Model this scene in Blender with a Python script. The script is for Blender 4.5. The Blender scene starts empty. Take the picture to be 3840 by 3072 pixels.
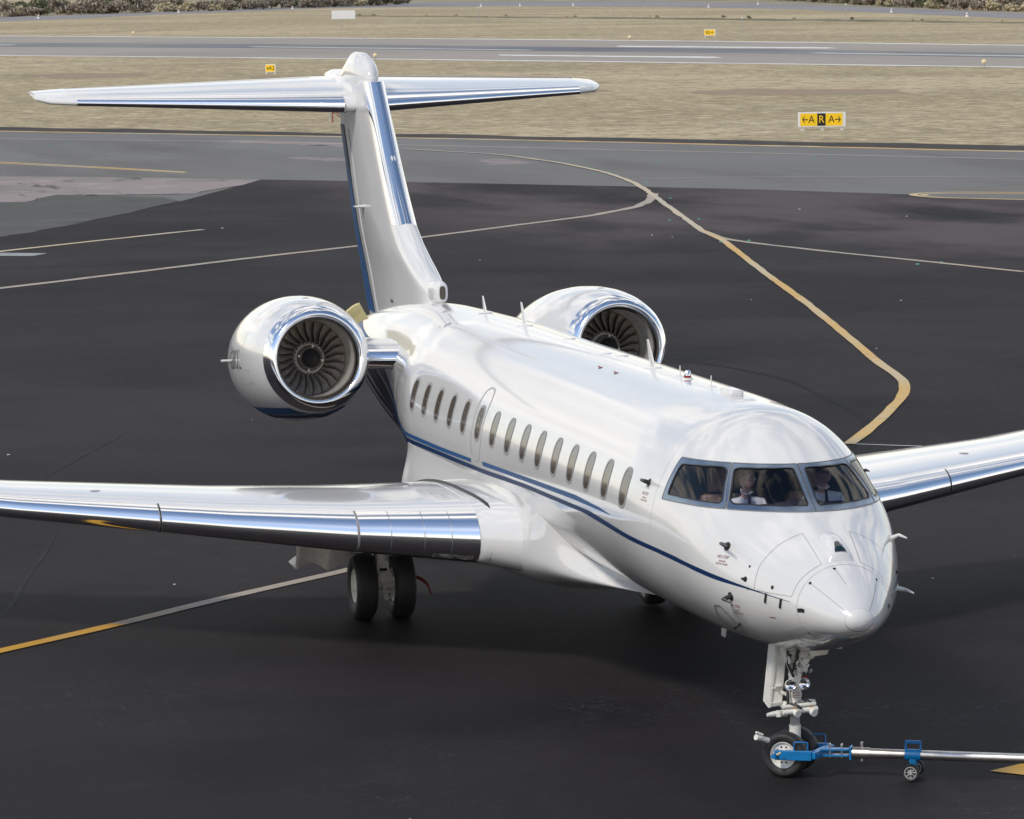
import bpy, math, random
import numpy as np
from mathutils import Vector, Matrix
random.seed(7); rng = np.random.default_rng(7)
PI = math.pi
scene = bpy.context.scene
COL = scene.collection

# ------------------------------------------------------------------ camera
CAM = (-42.865, 13.648, 8.701); YAW, PITCH, ROLL = -0.22847, 0.099516, -0.010613
cd = bpy.data.cameras.new("camera"); cam = bpy.data.objects.new("camera", cd); COL.objects.link(cam)
cd.sensor_width = 36; cd.lens = 16.4731 / 3.84 * 36; cd.clip_start = 0.5; cd.clip_end = 20000
f = Vector((math.cos(YAW) * math.cos(PITCH), math.sin(YAW) * math.cos(PITCH), -math.sin(PITCH)))
r = f.cross(Vector((0, 0, 1))).normalized(); u = r.cross(f)
r2 = r * math.cos(ROLL) + u * math.sin(ROLL); u2 = -r * math.sin(ROLL) + u * math.cos(ROLL)
M = Matrix((r2, u2, -f)).transposed().to_4x4(); M.translation = Vector(CAM); cam.matrix_world = M
scene.camera = cam

# ------------------------------------------------------------------ light
SUN_EL, SUN_AZ = math.radians(42), math.radians(126)      # azimuth measured from +X towards +Y
sd = Vector((math.cos(SUN_EL) * math.cos(SUN_AZ), math.cos(SUN_EL) * math.sin(SUN_AZ), math.sin(SUN_EL)))
sl = bpy.data.lights.new("sun", 'SUN'); so = bpy.data.objects.new("sun", sl); COL.objects.link(so)
sl.energy = 2.1; sl.angle = math.radians(9); sl.color = (1.0, 0.93, 0.82)
so.rotation_euler = sd.to_track_quat('Z', 'Y').to_euler()
w = bpy.data.worlds.new("World"); scene.world = w; w.use_nodes = True
nt = w.node_tree; N = nt.nodes; L = nt.links; N.clear()
def nd(t, **k):
    n = N.new(t)
    for a, b in k.items(): setattr(n, a, b)
    return n
sky = nd('ShaderNodeTexSky', sky_type='NISHITA', sun_disc=False)
sky.sun_elevation = SUN_EL; sky.sun_rotation = PI / 2 - SUN_AZ
sky.air_density = 1.0; sky.dust_density = 0.15
bg1 = nd('ShaderNodeBackground'); bg1.inputs['Strength'].default_value = 0.128
L.new(sky.outputs[0], bg1.inputs['Color'])
# broken white cloud: thick overhead and behind the aircraft, a clear band towards -X, bright haze at the horizon
tc = nd('ShaderNodeTexCoord'); sep = nd('ShaderNodeSeparateXYZ'); L.new(tc.outputs['Generated'], sep.inputs[0])
mp = nd('ShaderNodeMapping'); mp.inputs['Scale'].default_value = (1.0, 1.0, 2.6); L.new(tc.outputs['Generated'], mp.inputs[0])
no = nd('ShaderNodeTexNoise'); no.inputs['Scale'].default_value = 4.6; no.inputs['Detail'].default_value = 7; no.inputs['Roughness'].default_value = 0.58
L.new(mp.outputs[0], no.inputs['Vector'])
def mth(op, a, b=None, c=None, clamp=False):
    n = nd('ShaderNodeMath', operation=op, use_clamp=clamp)
    for i, v in enumerate((a, b, c)):
        if v is None: continue
        if isinstance(v, (int, float)): n.inputs[i].default_value = v
        else: L.new(v, n.inputs[i])
    return n.outputs[0]
X, Y, Z = sep.outputs
back = mth('MULTIPLY_ADD', mth('MINIMUM', X, 0.42), 0.45, -0.135)
high = mth('MULTIPLY', mth('MAXIMUM', mth('SUBTRACT', Z, 0.75), 0.0), 0.25)
v = mth('ADD', no.outputs['Fac'], back); v = mth('ADD', v, high)
cl = mth('SMOOTH_MIN', 1.0, mth('MULTIPLY', mth('SUBTRACT', v, 0.515), 9.0), 0.1)
cl = mth('MAXIMUM', cl, 0.0)
hz = mth('MULTIPLY', mth('SUBTRACT', 0.33, mth('ABSOLUTE', Z)), 5.5, clamp=True)
hz = mth('MULTIPLY', mth('POWER', hz, 0.8), mth('MAXIMUM', mth('MULTIPLY', mth('SUBTRACT', 0.45, X), 3.0, clamp=True), 0.55))
cl = mth('MAXIMUM', cl, hz, clamp=True)
no2 = nd('ShaderNodeTexNoise'); no2.inputs['Scale'].default_value = 11; no2.inputs['Detail'].default_value = 5
L.new(mp.outputs[0], no2.inputs['Vector'])
cs = mth('MULTIPLY_ADD', no2.outputs['Fac'], 1.5, 0.35)
bg2 = nd('ShaderNodeBackground'); bg2.inputs['Color'].default_value = (1.0, 0.955, 0.90, 1); L.new(cs, bg2.inputs['Strength'])
mix = nd('ShaderNodeMixShader'); L.new(cl, mix.inputs[0]); L.new(bg1.outputs[0], mix.inputs[1]); L.new(bg2.outputs[0], mix.inputs[2])
wo = nd('ShaderNodeOutputWorld'); L.new(mix.outputs[0], wo.inputs['Surface'])
scene.view_settings.view_transform = 'Standard'; scene.view_settings.look = 'None'
scene.view_settings.exposure = 0.17; scene.view_settings.gamma = 1.0
scene.cycles.max_bounces = 8; scene.cycles.glossy_bounces = 4; scene.cycles.transparent_max_bounces = 8
scene.cycles.sample_clamp_indirect = 4.0; scene.cycles.use_denoising = True

# ------------------------------------------------------------------ materials
def mat(name, col, rough=0.5, metal=0.0, coat=0.0, spec=0.5, var=0.0, vscale=3.0, vstretch=(1, 1, 1), bump=0.0, bscale=30.0, bstretch=(1, 1, 1), col2=None, bdist=0.02):
    m = bpy.data.materials.new(name); m.use_nodes = True
    t = m.node_tree; b = t.nodes['Principled BSDF']
    b.inputs['Base Color'].default_value = (*col, 1); b.inputs['Roughness'].default_value = rough
    b.inputs['Metallic'].default_value = metal; b.inputs['Coat Weight'].default_value = coat
    b.inputs['Coat Roughness'].default_value = 0.05; b.inputs['Specular IOR Level'].default_value = spec
    c = t.nodes.new('ShaderNodeTexCoord')
    if var > 0 or col2:
        mpn = t.nodes.new('ShaderNodeMapping'); mpn.inputs['Scale'].default_value = vstretch
        t.links.new(c.outputs['Object'], mpn.inputs[0])
        n = t.nodes.new('ShaderNodeTexNoise'); n.inputs['Scale'].default_value = vscale; n.inputs['Detail'].default_value = 6
        t.links.new(mpn.outputs[0], n.inputs['Vector'])
        cr = t.nodes.new('ShaderNodeValToRGB'); cr.color_ramp.elements[0].position = 0.32; cr.color_ramp.elements[1].position = 0.68
        a = col2 if col2 else tuple(x * (1 - var) for x in col)
        bb = col if col2 else tuple(min(1, x * (1 + var)) for x in col)
        cr.color_ramp.elements[0].color = (*a, 1); cr.color_ramp.elements[1].color = (*bb, 1)
        t.links.new(n.outputs['Fac'], cr.inputs[0]); t.links.new(cr.outputs[0], b.inputs['Base Color'])
    if bump > 0:
        mp2 = t.nodes.new('ShaderNodeMapping'); mp2.inputs['Scale'].default_value = bstretch
        t.links.new(c.outputs['Object'], mp2.inputs[0])
        n2 = t.nodes.new('ShaderNodeTexNoise'); n2.inputs['Scale'].default_value = bscale; n2.inputs['Detail'].default_value = 3
        t.links.new(mp2.outputs[0], n2.inputs['Vector'])
        bp_ = t.nodes.new('ShaderNodeBump'); bp_.inputs['Strength'].default_value = bump; bp_.inputs['Distance'].default_value = bdist
        t.links.new(n2.outputs['Fac'], bp_.inputs['Height']); t.links.new(bp_.outputs[0], b.inputs['Normal'])
    return m
PAINT = mat('white_paint', (0.70, 0.69, 0.665), 0.20, coat=.75, var=0.015, vscale=1.5, bump=0.30, bscale=1.6, bstretch=(0.55, 3.2, 3.2), bdist=0.012)
PAINT2 = mat('white_paint_smooth', (0.71, 0.70, 0.68), 0.12, coat=.45, var=0.015, vscale=1.5, bump=0.1, bscale=1.1, bdist=0.01)
for m_ in (PAINT, PAINT2): m_.node_tree.nodes['Principled BSDF'].inputs['Coat IOR'].default_value = 1.6
RADOME = mat('radome_white', (0.77, 0.77, 0.75), 0.24, coat=0.3)
CAPW = mat('nose_cap_cream', (0.72, 0.71, 0.68), 0.28, coat=.2)
NAVY = mat('navy_paint', (0.006, 0.028, 0.095), 0.38, spec=.12)
BLUE = mat('blue_paint', (0.022, 0.085, 0.22), 0.38, spec=.12)
CHROME = mat('polished_metal', (0.92, 0.925, 0.935), 0.11, metal=1.0, bump=0.03, bscale=1.5, bdist=0.01)
FRAME = mat('window_frame_sky_tint', (0.24, 0.31, 0.40), 0.25, metal=1.0, var=.06, vscale=6)  # polished metal; the blue sky reflection is painted into its base colour
BRUSH = mat('brushed_metal', (0.62, 0.6, 0.57), 0.27, metal=1.0, var=0.12, vscale=9)
BLACK = mat('black_trim', (0.012, 0.012, 0.013), 0.45)
SEAM = mat('panel_seam', (0.20, 0.195, 0.19), 0.6)
SEAMM = mat('window_trim', (0.28, 0.275, 0.27), 0.5)
SEAML = mat('panel_seam_light', (0.42, 0.41, 0.40), 0.5)
DUCT = mat('intake_liner', (0.62, 0.56, 0.47), 0.4, metal=0.15, var=0.1, vscale=5)
LINER = mat('acoustic_liner', (0.5, 0.48, 0.45), 0.3, metal=.3, var=.08, vscale=12)
DARK = mat('dark_cavity', (0.01, 0.01, 0.01), 0.8)
BLADE = mat('fan_blade_metal', (0.30, 0.265, 0.235), 0.36, metal=0.6, var=0.2, vscale=20)
HUBM = mat('fan_hub_metal', (0.86, 0.80, 0.72), 0.35, metal=0.2)
RUBBER = mat('tyre_rubber', (0.018, 0.018, 0.019), 0.62, var=0.3, vscale=8, bump=0.1, bscale=60)
GEARW = mat('gear_white', (0.76, 0.745, 0.69), 0.4, var=0.08, vscale=14)
GEARG = mat('gear_grey', (0.36, 0.36, 0.35), 0.45, var=0.15, vscale=18)
HOSE = mat('hose_black', (0.02, 0.02, 0.02), 0.5)
RED = mat('red_fabric', (0.16, 0.012, 0.010), 0.8)
REDP = mat('red_marking', (0.22, 0.03, 0.03), 0.5)
GREYP = mat('grey_marking', (0.12, 0.12, 0.12), 0.4)
YGOLD = mat('cream_yellow_primer', (0.62, 0.52, 0.24), 0.45, var=0.1, vscale=8)
TOWB = mat('towbar_blue', (0.0, 0.17, 0.44), 0.35, coat=0.2, var=0.12, vscale=12)
STEEL = mat('towbar_steel', (0.66, 0.62, 0.58), 0.38, metal=1.0, var=0.18, vscale=6, vstretch=(1, 1, 1))
AMBER = mat('amber_label', (0.6, 0.3, 0.03), 0.5)
LEATH = mat('tan_leather', (0.32, 0.22, 0.16), 0.5, var=0.08)
INTR = mat('cockpit_dark', (0.022, 0.017, 0.030), 0.7)
INTG = mat('cockpit_panel_grey', (0.07, 0.065, 0.07), 0.6)
SKIN = mat('skin', (0.66, 0.40, 0.30), 0.5)
SHIRT = mat('white_shirt', (0.86, 0.87, 0.83), 0.8)
TROU = mat('navy_trousers', (0.02, 0.022, 0.035), 0.8)
HAIR = mat('brown_hair', (0.20, 0.13, 0.075), 0.6)
EYE = mat('eye_dark', (0.02, 0.015, 0.012), 0.3)
REFL = mat('lamp_reflector', (0.9, 0.9, 0.92), 0.06, metal=1.0, bump=0.6, bscale=18, bdist=0.02)
LAMPC = mat('lamp_cluster', (0.85, 0.82, 0.75), 0.3, metal=.2, vscale=9, col2=(.12, .11, .10), bump=.5, bscale=14)
SIGNW = mat('sign_white', (0.74, 0.74, 0.72), 0.5)
SIGNY = mat('sign_yellow', (0.95, 0.60, 0.02), 0.6, spec=.2)
SIGNK = mat('sign_black', (0.012, 0.012, 0.012), 0.5)
def glassmat(name, tint, fac0=0.05, rough=0.02):
    m = bpy.data.materials.new(name); m.use_nodes = True; t = m.node_tree; t.nodes.clear()
    o = t.nodes.new('ShaderNodeOutputMaterial'); mx = t.nodes.new('ShaderNodeMixShader')
    tr = t.nodes.new('ShaderNodeBsdfTransparent'); tr.inputs[0].default_value = (*tint, 1)
    gl = t.nodes.new('ShaderNodeBsdfGlossy'); gl.inputs['Roughness'].default_value = rough
    fr = t.nodes.new('ShaderNodeFresnel'); fr.inputs['IOR'].default_value = 1.42
    ad = t.nodes.new('ShaderNodeMath'); ad.operation = 'MULTIPLY_ADD'; ad.inputs[1].default_value = 0.9; ad.inputs[2].default_value = fac0 * 0.3
    t.links.new(fr.outputs[0], ad.inputs[0]); t.links.new(ad.outputs[0], mx.inputs[0])
    t.links.new(tr.outputs[0], mx.inputs[1]); t.links.new(gl.outputs[0], mx.inputs[2]); t.links.new(mx.outputs[0], o.inputs[0])
    return m
WGLASS = glassmat('windscreen_glass', (0.84, 0.84, 0.92))
LGLASS = glassmat('clear_lens', (0.9, 0.9, 0.9))
# pleated blind behind cabin glass
PLEAT = mat('pleated_window_blind', (0.17, 0.14, 0.115), 0.10, coat=0.15, spec=.4)
t = PLEAT.node_tree; b = t.nodes['Principled BSDF']
c = t.nodes.new('ShaderNodeTexCoord'); wv = t.nodes.new('ShaderNodeTexWave'); wv.bands_direction = 'X'; wv.inputs['Scale'].default_value = 9; wv.inputs['Distortion'].default_value = 0.4
t.links.new(c.outputs['Object'], wv.inputs['Vector'])
cr = t.nodes.new('ShaderNodeValToRGB'); cr.color_ramp.elements[0].color = (0.035, 0.028, 0.022, 1); cr.color_ramp.elements[1].color = (0.15, 0.12, 0.095, 1)
t.links.new(wv.outputs['Fac'], cr.inputs[0]); t.links.new(cr.outputs[0], b.inputs['Base Color'])

# ------------------------------------------------------------------ helpers
def link(o, parent=None):
    COL.objects.link(o)
    if parent is not None: o.parent = parent
    return o
def props(o, label=None, cat=None, group=None, kind=None):
    if label: o['label'] = label
    if cat: o['category'] = cat
    if group: o['group'] = group
    if kind: o['kind'] = kind
    return o
def empty(name, loc=(0, 0, 0), rot=(0, 0, 0), label=None, cat=None, group=None):
    o = bpy.data.objects.new(name, None); o.location = loc; o.rotation_euler = rot; o.empty_display_size = 0.2
    link(o); return props(o, label, cat, group)
class MB:
    def __init__(s): s.v = []; s.f = []; s.m = []; s.mats = []; s.cur = 0
    def use(s, m):
        if m not in s.mats: s.mats.append(m)
        s.cur = s.mats.index(m); return s
    def add(s, V, F):
        k = len(s.v); s.v += [tuple(map(float, p)) for p in V]
        for q in F: s.f.append(tuple(int(i) + k for i in q)); s.m.append(s.cur)
        return s
    def box(s, c, d, R=None):
        V = [Vector((x * d[0] / 2, y * d[1] / 2, z * d[2] / 2)) for x in (-1, 1) for y in (-1, 1) for z in (-1, 1)]
        if R is not None: V = [R @ p for p in V]
        V = [p + Vector(c) for p in V]
        return s.add(V, [(0, 1, 3, 2), (4, 6, 7, 5), (0, 4, 5, 1), (2, 3, 7, 6), (0, 2, 6, 4), (1, 5, 7, 3)])
    def tube(s, pts, rad, n=12, cap=True, closed=False):
        pts = [Vector(p) for p in pts]
        if isinstance(rad, (int, float)): rad = [rad] * len(pts)
        rings = []; prev = None
        for i, p in enumerate(pts):
            a = pts[max(i - 1, 0)]; b = pts[min(i + 1, len(pts) - 1)]
            d = (b - a)
            if d.length < 1e-9: d = Vector((0, 0, 1)) if prev is None else prev[2]
            d.normalize()
            if prev is None:
                h = Vector((0, 0, 1)) if abs(d.z) < 0.9 else Vector((1, 0, 0))
                e1 = d.cross(h).normalized()
            else:
                e1 = (prev[0] - d * prev[0].dot(d)).normalized()
            e2 = d.cross(e1); prev = (e1, e2, d)
            rings.append([p + (e1 * math.cos(2 * PI * k / n) + e2 * math.sin(2 * PI * k / n)) * rad[i] for k in range(n)])
        V = [q for rr in rings for q in rr]; F = []
        for i in range(len(pts) - 1):
            for k in range(n):
                a = i * n + k; b2 = i * n + (k + 1) % n; F.append((a, b2, b2 + n, a + n))
        if cap: F.append(tuple(range(n - 1, -1, -1))); F.append(tuple(range((len(pts) - 1) * n, len(pts) * n)))
        return s.add(V, F)
    def lathe(s, prof, o=(0, 0, 0), ax=(1, 0, 0), n=48, up=(0, 0, 1), cap=False):
        ax = Vector(ax).normalized(); e1 = (Vector(up) - ax * Vector(up).dot(ax)).normalized(); e2 = ax.cross(e1); o = Vector(o)
        V = []; F = []
        for (t_, r_) in prof:
            for k in range(n): V.append(o + ax * t_ + (e1 * math.cos(2 * PI * k / n) + e2 * math.sin(2 * PI * k / n)) * r_)
        for i in range(len(prof) - 1):
            for k in range(n):
                a = i * n + k; b2 = i * n + (k + 1) % n; F.append((a, a + n, b2 + n, b2))
        if cap: F.append(tuple(range(n))); F.append(tuple(range((len(prof) - 1) * n, len(prof) * n))[::-1])
        return s.add(V, F)
    def loft(s, rings, cap=True, closed=True):
        n = len(rings[0]); V = [q for rr in rings for q in rr]; F = []
        for i in range(len(rings) - 1):
            for k in range(n if closed else n - 1):
                a = i * n + k; b2 = i * n + (k + 1) % n; F.append((a, b2, b2 + n, a + n))
        if cap: F.append(tuple(range(n - 1, -1, -1))); F.append(tuple(range((len(rings) - 1) * n, len(rings) * n)))
        return s.add(V, F)
    def prism(s, poly, h0, h1, R=None, o=(0, 0, 0)):
        n = len(poly); V = [Vector((p[0], p[1], h0)) for p in poly] + [Vector((p[0], p[1], h1)) for p in poly]
        if R is not None: V = [R @ p for p in V]
        V = [p + Vector(o) for p in V]
        return s.add(V, [tuple(range(n - 1, -1, -1)), tuple(range(n, 2 * n))] + [(i, (i + 1) % n, (i + 1) % n + n, i + n) for i in range(n)])
    def build(s, name, m=None, parent=None, smooth=True, label=None, sharp=35, bevel=0, fixn=True):
        me = bpy.data.meshes.new(name); me.from_pydata(s.v, [], s.f)
        if m is not None: me.materials.append(m)
        else:
            for q in s.mats: me.materials.append(q)
            me.polygons.foreach_set('material_index', s.m)
        if fixn:
            import bmesh
            bm = bmesh.new(); bm.from_mesh(me); bmesh.ops.recalc_face_normals(bm, faces=bm.faces); bm.to_mesh(me); bm.free()
        me.polygons.foreach_set('use_smooth', [smooth] * len(me.polygons))
        me.update()
        if smooth and sharp: me.set_sharp_from_angle(angle=math.radians(sharp))
        o = bpy.data.objects.new(name, me); link(o, parent)
        if bevel:
            md = o.modifiers.new('bevel', 'BEVEL'); md.width = bevel; md.segments = 2; md.limit_method = 'ANGLE'
        if label: o['label'] = label
        return o

# ================================================================== THE AIRCRAFT
jet = empty('business_jet', (0, 0, 0), (0, 0, 0), 'large white business jet with blue stripes parked on the dark apron', 'airplane')
jet.rotation_euler = (-0.006, 0, 0)
# ---- fuselage surface: top, bottom, half width and widest height along x
kx = [0, .06, .2, .5, 1.0, 1.6, 2.3, 3.2, 4.3, 5.5, 10, 16.3, 17.5, 18.5, 19.5, 21, 23, 25, 27.2]
kt = [1.988, 2.115, 2.238, 2.446, 2.715, 2.994, 3.433, 3.843, 3.90, 3.92, 3.92, 3.92, 3.91, 3.90, 3.88, 3.80, 3.62, 3.36, 3.02]
kb = [1.988, 1.878, 1.793, 1.703, 1.566, 1.445, 1.397, 1.367, 1.37, 1.369, 1.369, 1.37, 1.42, 1.50, 1.60, 1.78, 2.08, 2.36, 2.74]
kw = [0, .15, .281, .455, .695, .926, 1.124, 1.237, 1.338, 1.342, 1.342, 1.342, 1.24, 1.08, .97, .88, .70, .42, .13]
km = [1.988, 1.99, 2.002, 2.044, 2.122, 2.201, 2.36, 2.459, 2.548, 2.559, 2.559, 2.559, 2.60, 2.65, 2.70, 2.76, 2.85, 2.90, 2.92]
def spline(x, y):
    s_ = np.sqrt(np.array(x, float)); y = np.array(y, float); n = len(s_); h = np.diff(s_); d = np.diff(y) / h
    mm = np.zeros(n); mm[0] = d[0] * 1.35; mm[-1] = d[-1]
    for i in range(1, n - 1):
        mm[i] = (h[i] * d[i - 1] + h[i - 1] * d[i]) / (h[i] + h[i - 1])
        if abs(d[i]) < 1e-4 or abs(d[i - 1]) < 1e-4: mm[i] = 0
    def g(q):
        q = np.sqrt(np.clip(np.asarray(q, float), 0, x[-1])); i = np.clip(np.searchsorted(s_, q) - 1, 0, n - 2); t = (q - s_[i]) / h[i]
        return (1 + 2 * t) * (1 - t) ** 2 * y[i] + t * (1 - t) ** 2 * h[i] * mm[i] + t * t * (3 - 2 * t) * y[i + 1] + t * t * (t - 1) * h[i] * mm[i + 1]
    return g
ZT, ZB, WW, ZM = spline(kx, kt), spline(kx, kb), spline(kx, kw), spline(kx, km)
def fpos(x, th, off=0.0):
    zt, zb, w_, zm = ZT(x), ZB(x), WW(x), ZM(x); c_ = np.cos(th); h = np.where(c_ > 0, zt - zm, zm - zb)
    return np.stack([np.broadcast_to(x, np.shape(th)) * 1.0, (w_ + off) * np.sin(th), zm + (h + off) * c_], -1)
def Gf(P):
    x = np.maximum(P[..., 0], 1e-4); zt, zb, w_, zm = ZT(x), ZB(x), np.maximum(WW(x), 1e-3), ZM(x)
    dz = P[..., 2] - zm; h = np.maximum(np.where(dz > 0, zt - zm, zm - zb), 1e-3)
    return (np.sqrt((P[..., 1] / w_) ** 2 + (dz / h) ** 2) - 1) * np.minimum(w_, h)
def grad(P, e=2e-3):
    g = np.stack([(Gf(P + e * a) - Gf(P - e * a)) / (2 * e) for a in np.eye(3)], -1)
    return g
def onsurf(P, off=0.0, it=6):
    P = np.array(P, float)
    for _ in range(it):
        g = grad(P); P = P - (Gf(P) / np.maximum((g * g).sum(-1), 1e-9))[..., None] * g
    g = grad(P); nn = g / np.linalg.norm(g, axis=-1, keepdims=True)
    return P + nn * off
def xz(x, z, side=1, off=0.0):
    x = np.asarray(x, float); z = np.asarray(z, float); zm = ZM(x); dz = z - zm; h = np.where(dz > 0, ZT(x) - zm, zm - ZB(x))
    y = WW(x) * np.sqrt(np.clip(1 - (dz / h) ** 2, 0, 1)); P = np.stack([x, side * y, z], -1)
    return onsurf(P, off, 1) if off else P
def round_poly(P, rad, seg=5):
    """closed 3D polygon with its corners rounded"""
    P = [Vector(p) for p in P]; out = []; n = len(P)
    for i in range(n):
        a, b_, c_ = P[i - 1], P[i], P[(i + 1) % n]; r_ = rad[i] if isinstance(rad, (list, tuple)) else rad
        d1 = (a - b_); d2 = (c_ - b_); r1 = min(r_, d1.length * .45, d2.length * .45)
        p1 = b_ + d1.normalized() * r1; p2 = b_ + d2.normalized() * r1
        for k in range(seg + 1):
            t = k / seg; out.append((1 - t) ** 2 * p1 + 2 * t * (1 - t) * b_ + t * t * p2)
    return out
def resample(P, n):
    P = np.array([tuple(p) for p in P]); Q = np.vstack([P, P[:1]]); s_ = np.r_[0, np.cumsum(np.linalg.norm(np.diff(Q, axis=0), axis=1))]
    t = np.linspace(0, s_[-1], n, endpoint=False); return np.stack([np.interp(t, s_, Q[:, i]) for i in range(3)], 1)
def patch(P, off, rings=8, n=72, thick=0.0):
    """filled patch hugging the fuselage, from a closed 3D outline"""
    P = resample(P, n); c_ = P.mean(0); V = [onsurf(c_, off)[None]]
    for k in range(1, rings + 1): V.append(onsurf(c_ + (P - c_) * (k / rings), off))
    V = np.vstack(V); F = [(0, 1 + k, 1 + (k + 1) % n) for k in range(n)]
    for j in range(rings - 1):
        for k in range(n): a = 1 + j * n + k; b_ = 1 + j * n + (k + 1) % n; F.append((a, b_, b_ + n, a + n))
    return V, F
def ring(Po, Pi, off, n=120, rings=3, depth=0.02):
    """frame between an outer and an inner outline, with an inner reveal"""
    Po = resample(Po, n); Pi = resample(Pi, n); ci = Pi.mean(0)
    # match by angle round the inner centre
    nn = onsurf(ci) - ci; g = grad(onsurf(ci)); g /= np.linalg.norm(g); e1 = np.cross(g, [0, 0, 1]); e1 /= np.linalg.norm(e1); e2 = np.cross(g, e1)
    def byang(P):
        a = np.arctan2((P - ci) @ e2, (P - ci) @ e1); o = np.argsort(a); a = a[o]; P = P[o]
        aa = np.r_[a[-1] - 2 * PI, a, a[0] + 2 * PI]; PP = np.vstack([P[-1:], P, P[:1]]); return aa, PP
    T = np.linspace(-PI, PI, n, endpoint=False); A1, B1 = byang(Pi); A0, B0 = byang(Po)
    # include outer corners exactly
    Pi2 = np.stack([np.interp(T, A1, B1[:, i]) for i in range(3)], 1); Po2 = np.stack([np.interp(T, A0, B0[:, i]) for i in range(3)], 1)
    V = []; F = []
    for k in range(rings + 1): V.append(onsurf(Po2 + (Pi2 - Po2) * k / rings, off))
    V.append(onsurf(Pi2, off - depth)); V = np.vstack(V)
    for j in range(rings + 1):
        for k in range(n): a = j * n + k; b_ = j * n + (k + 1) % n; F.append((a, b_, b_ + n, a + n))
    return V, F
def band(x0, x1, ztop, zbot, side, off, nx=80, nz=4):
    """strip on the side between two height curves"""
    xs = np.linspace(x0, x1, nx); V = []
    for j in range(nz + 1):
        z = zbot(xs) + (ztop(xs) - zbot(xs)) * j / nz; V.append(xz(xs, z, side, off))
    V = np.array(V).reshape(-1, 3); F = [(j * nx + i, j * nx + i + 1, (j + 1) * nx + i + 1, (j + 1) * nx + i) for j in range(nz) for i in range(nx - 1)]
    return V, F
def line_on(P, wdt, off=0.003, n=None):
    """thin seam line along a 3D polyline on the surface"""
    P = np.array(P, float); s_ = np.r_[0, np.cumsum(np.linalg.norm(np.diff(P, axis=0), axis=1))]; n = n or max(3, int(s_[-1] / 0.05))
    t = np.linspace(0, s_[-1], n); Q = onsurf(np.stack([np.interp(t, s_, P[:, i]) for i in range(3)], 1)); T = np.gradient(Q, axis=0)
    g = grad(Q); sd_ = np.cross(T, g); sd_ /= np.linalg.norm(sd_, axis=1, keepdims=True)
    A = onsurf(Q + sd_ * wdt / 2, off, 2); B = onsurf(Q - sd_ * wdt / 2, off, 2)
    return np.vstack([A, B]), [(i, i + 1, n + i + 1, n + i) for i in range(n - 1)]

# cockpit glazing outlines (starboard; port mirrored)
WS_in = [(1.63, .05, 3.0), (2.10, .765, 3.0), (2.154, .778, 3.045), (2.441, .642, 3.322), (2.43, .603, 3.345), (2.17, .06, 3.352)]
WS_out = [(1.53, .0, 2.95), (1.62, .30, 2.95), (1.80, .56, 2.95), (2.10, .828, 2.948), (2.56, .628, 3.389), (2.46, .55, 3.389), (2.28, .28, 3.389), (2.23, .0, 3.388)]
SD_in = [(2.209, .835, 3.02), (2.24, .875, 2.99), (2.60, 1.04, 2.975), (3.29, 1.157, 2.985), (3.30, .99, 3.315), (2.576, .714, 3.346), (2.494, .707, 3.307)]
SD_out = [(2.10, .828, 2.948), (2.30, .95, 2.945), (2.70, 1.10, 2.935), (3.40, 1.194, 2.926), (3.385, .962, 3.378), (3.0, .86, 3.385), (2.56, .628, 3.389)]
def mir(P, s): return [(p[0], p[1] * s, p[2]) for p in P]
def solve_x(y, z):
    lo, hi = .02, 6.0
    for _ in range(40):
        m = (lo + hi) / 2
        if Gf(np.array([m, y, z])) > 0: lo = m
        else: hi = m
    return (lo + hi) / 2
def refine(P, front, k=9):
    out = []
    for i, p in enumerate(P):
        q = P[(i + 1) % len(P)]
        for j in range(k):
            t = j / k; v = [a_ + (b_ - a_) * t for a_, b_ in zip(p, q)]
            if front: out.append((solve_x(v[1], v[2]), v[1], v[2]))
            else: yy = xz(v[0], v[2], 1); out.append((v[0], float(yy[1]), v[2]))
    return out
def round2(P, front, rads):
    """round the corners in the flat (y,z) or (x,z) outline, then lay it on the surface"""
    Q = [(0, p[1], p[2]) if front else (p[0], 0, p[2]) for p in P]; R_ = round_poly(Q, rads, 6); return refine([tuple(q) for q in R_], front, 3)
panes = []
for s in (1, -1):
    panes.append((mir(round2(WS_in, True, [.04, .05, .03, .03, .05, .03]), s), mir(refine([WS_out[0], WS_out[3], WS_out[4], WS_out[7]], True, 16), s), 0, s, 'windscreen'))
    panes.append((mir(round2([SD_in[0], SD_in[1], SD_in[3], SD_in[4], SD_in[5], SD_in[6]], False, [.03, .03, .03, .05, .05, .03]), s), mir(refine([SD_out[0], SD_out[3], SD_out[4], SD_out[6]], False, 16), s), 0, s, 'side_window'))

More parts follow.
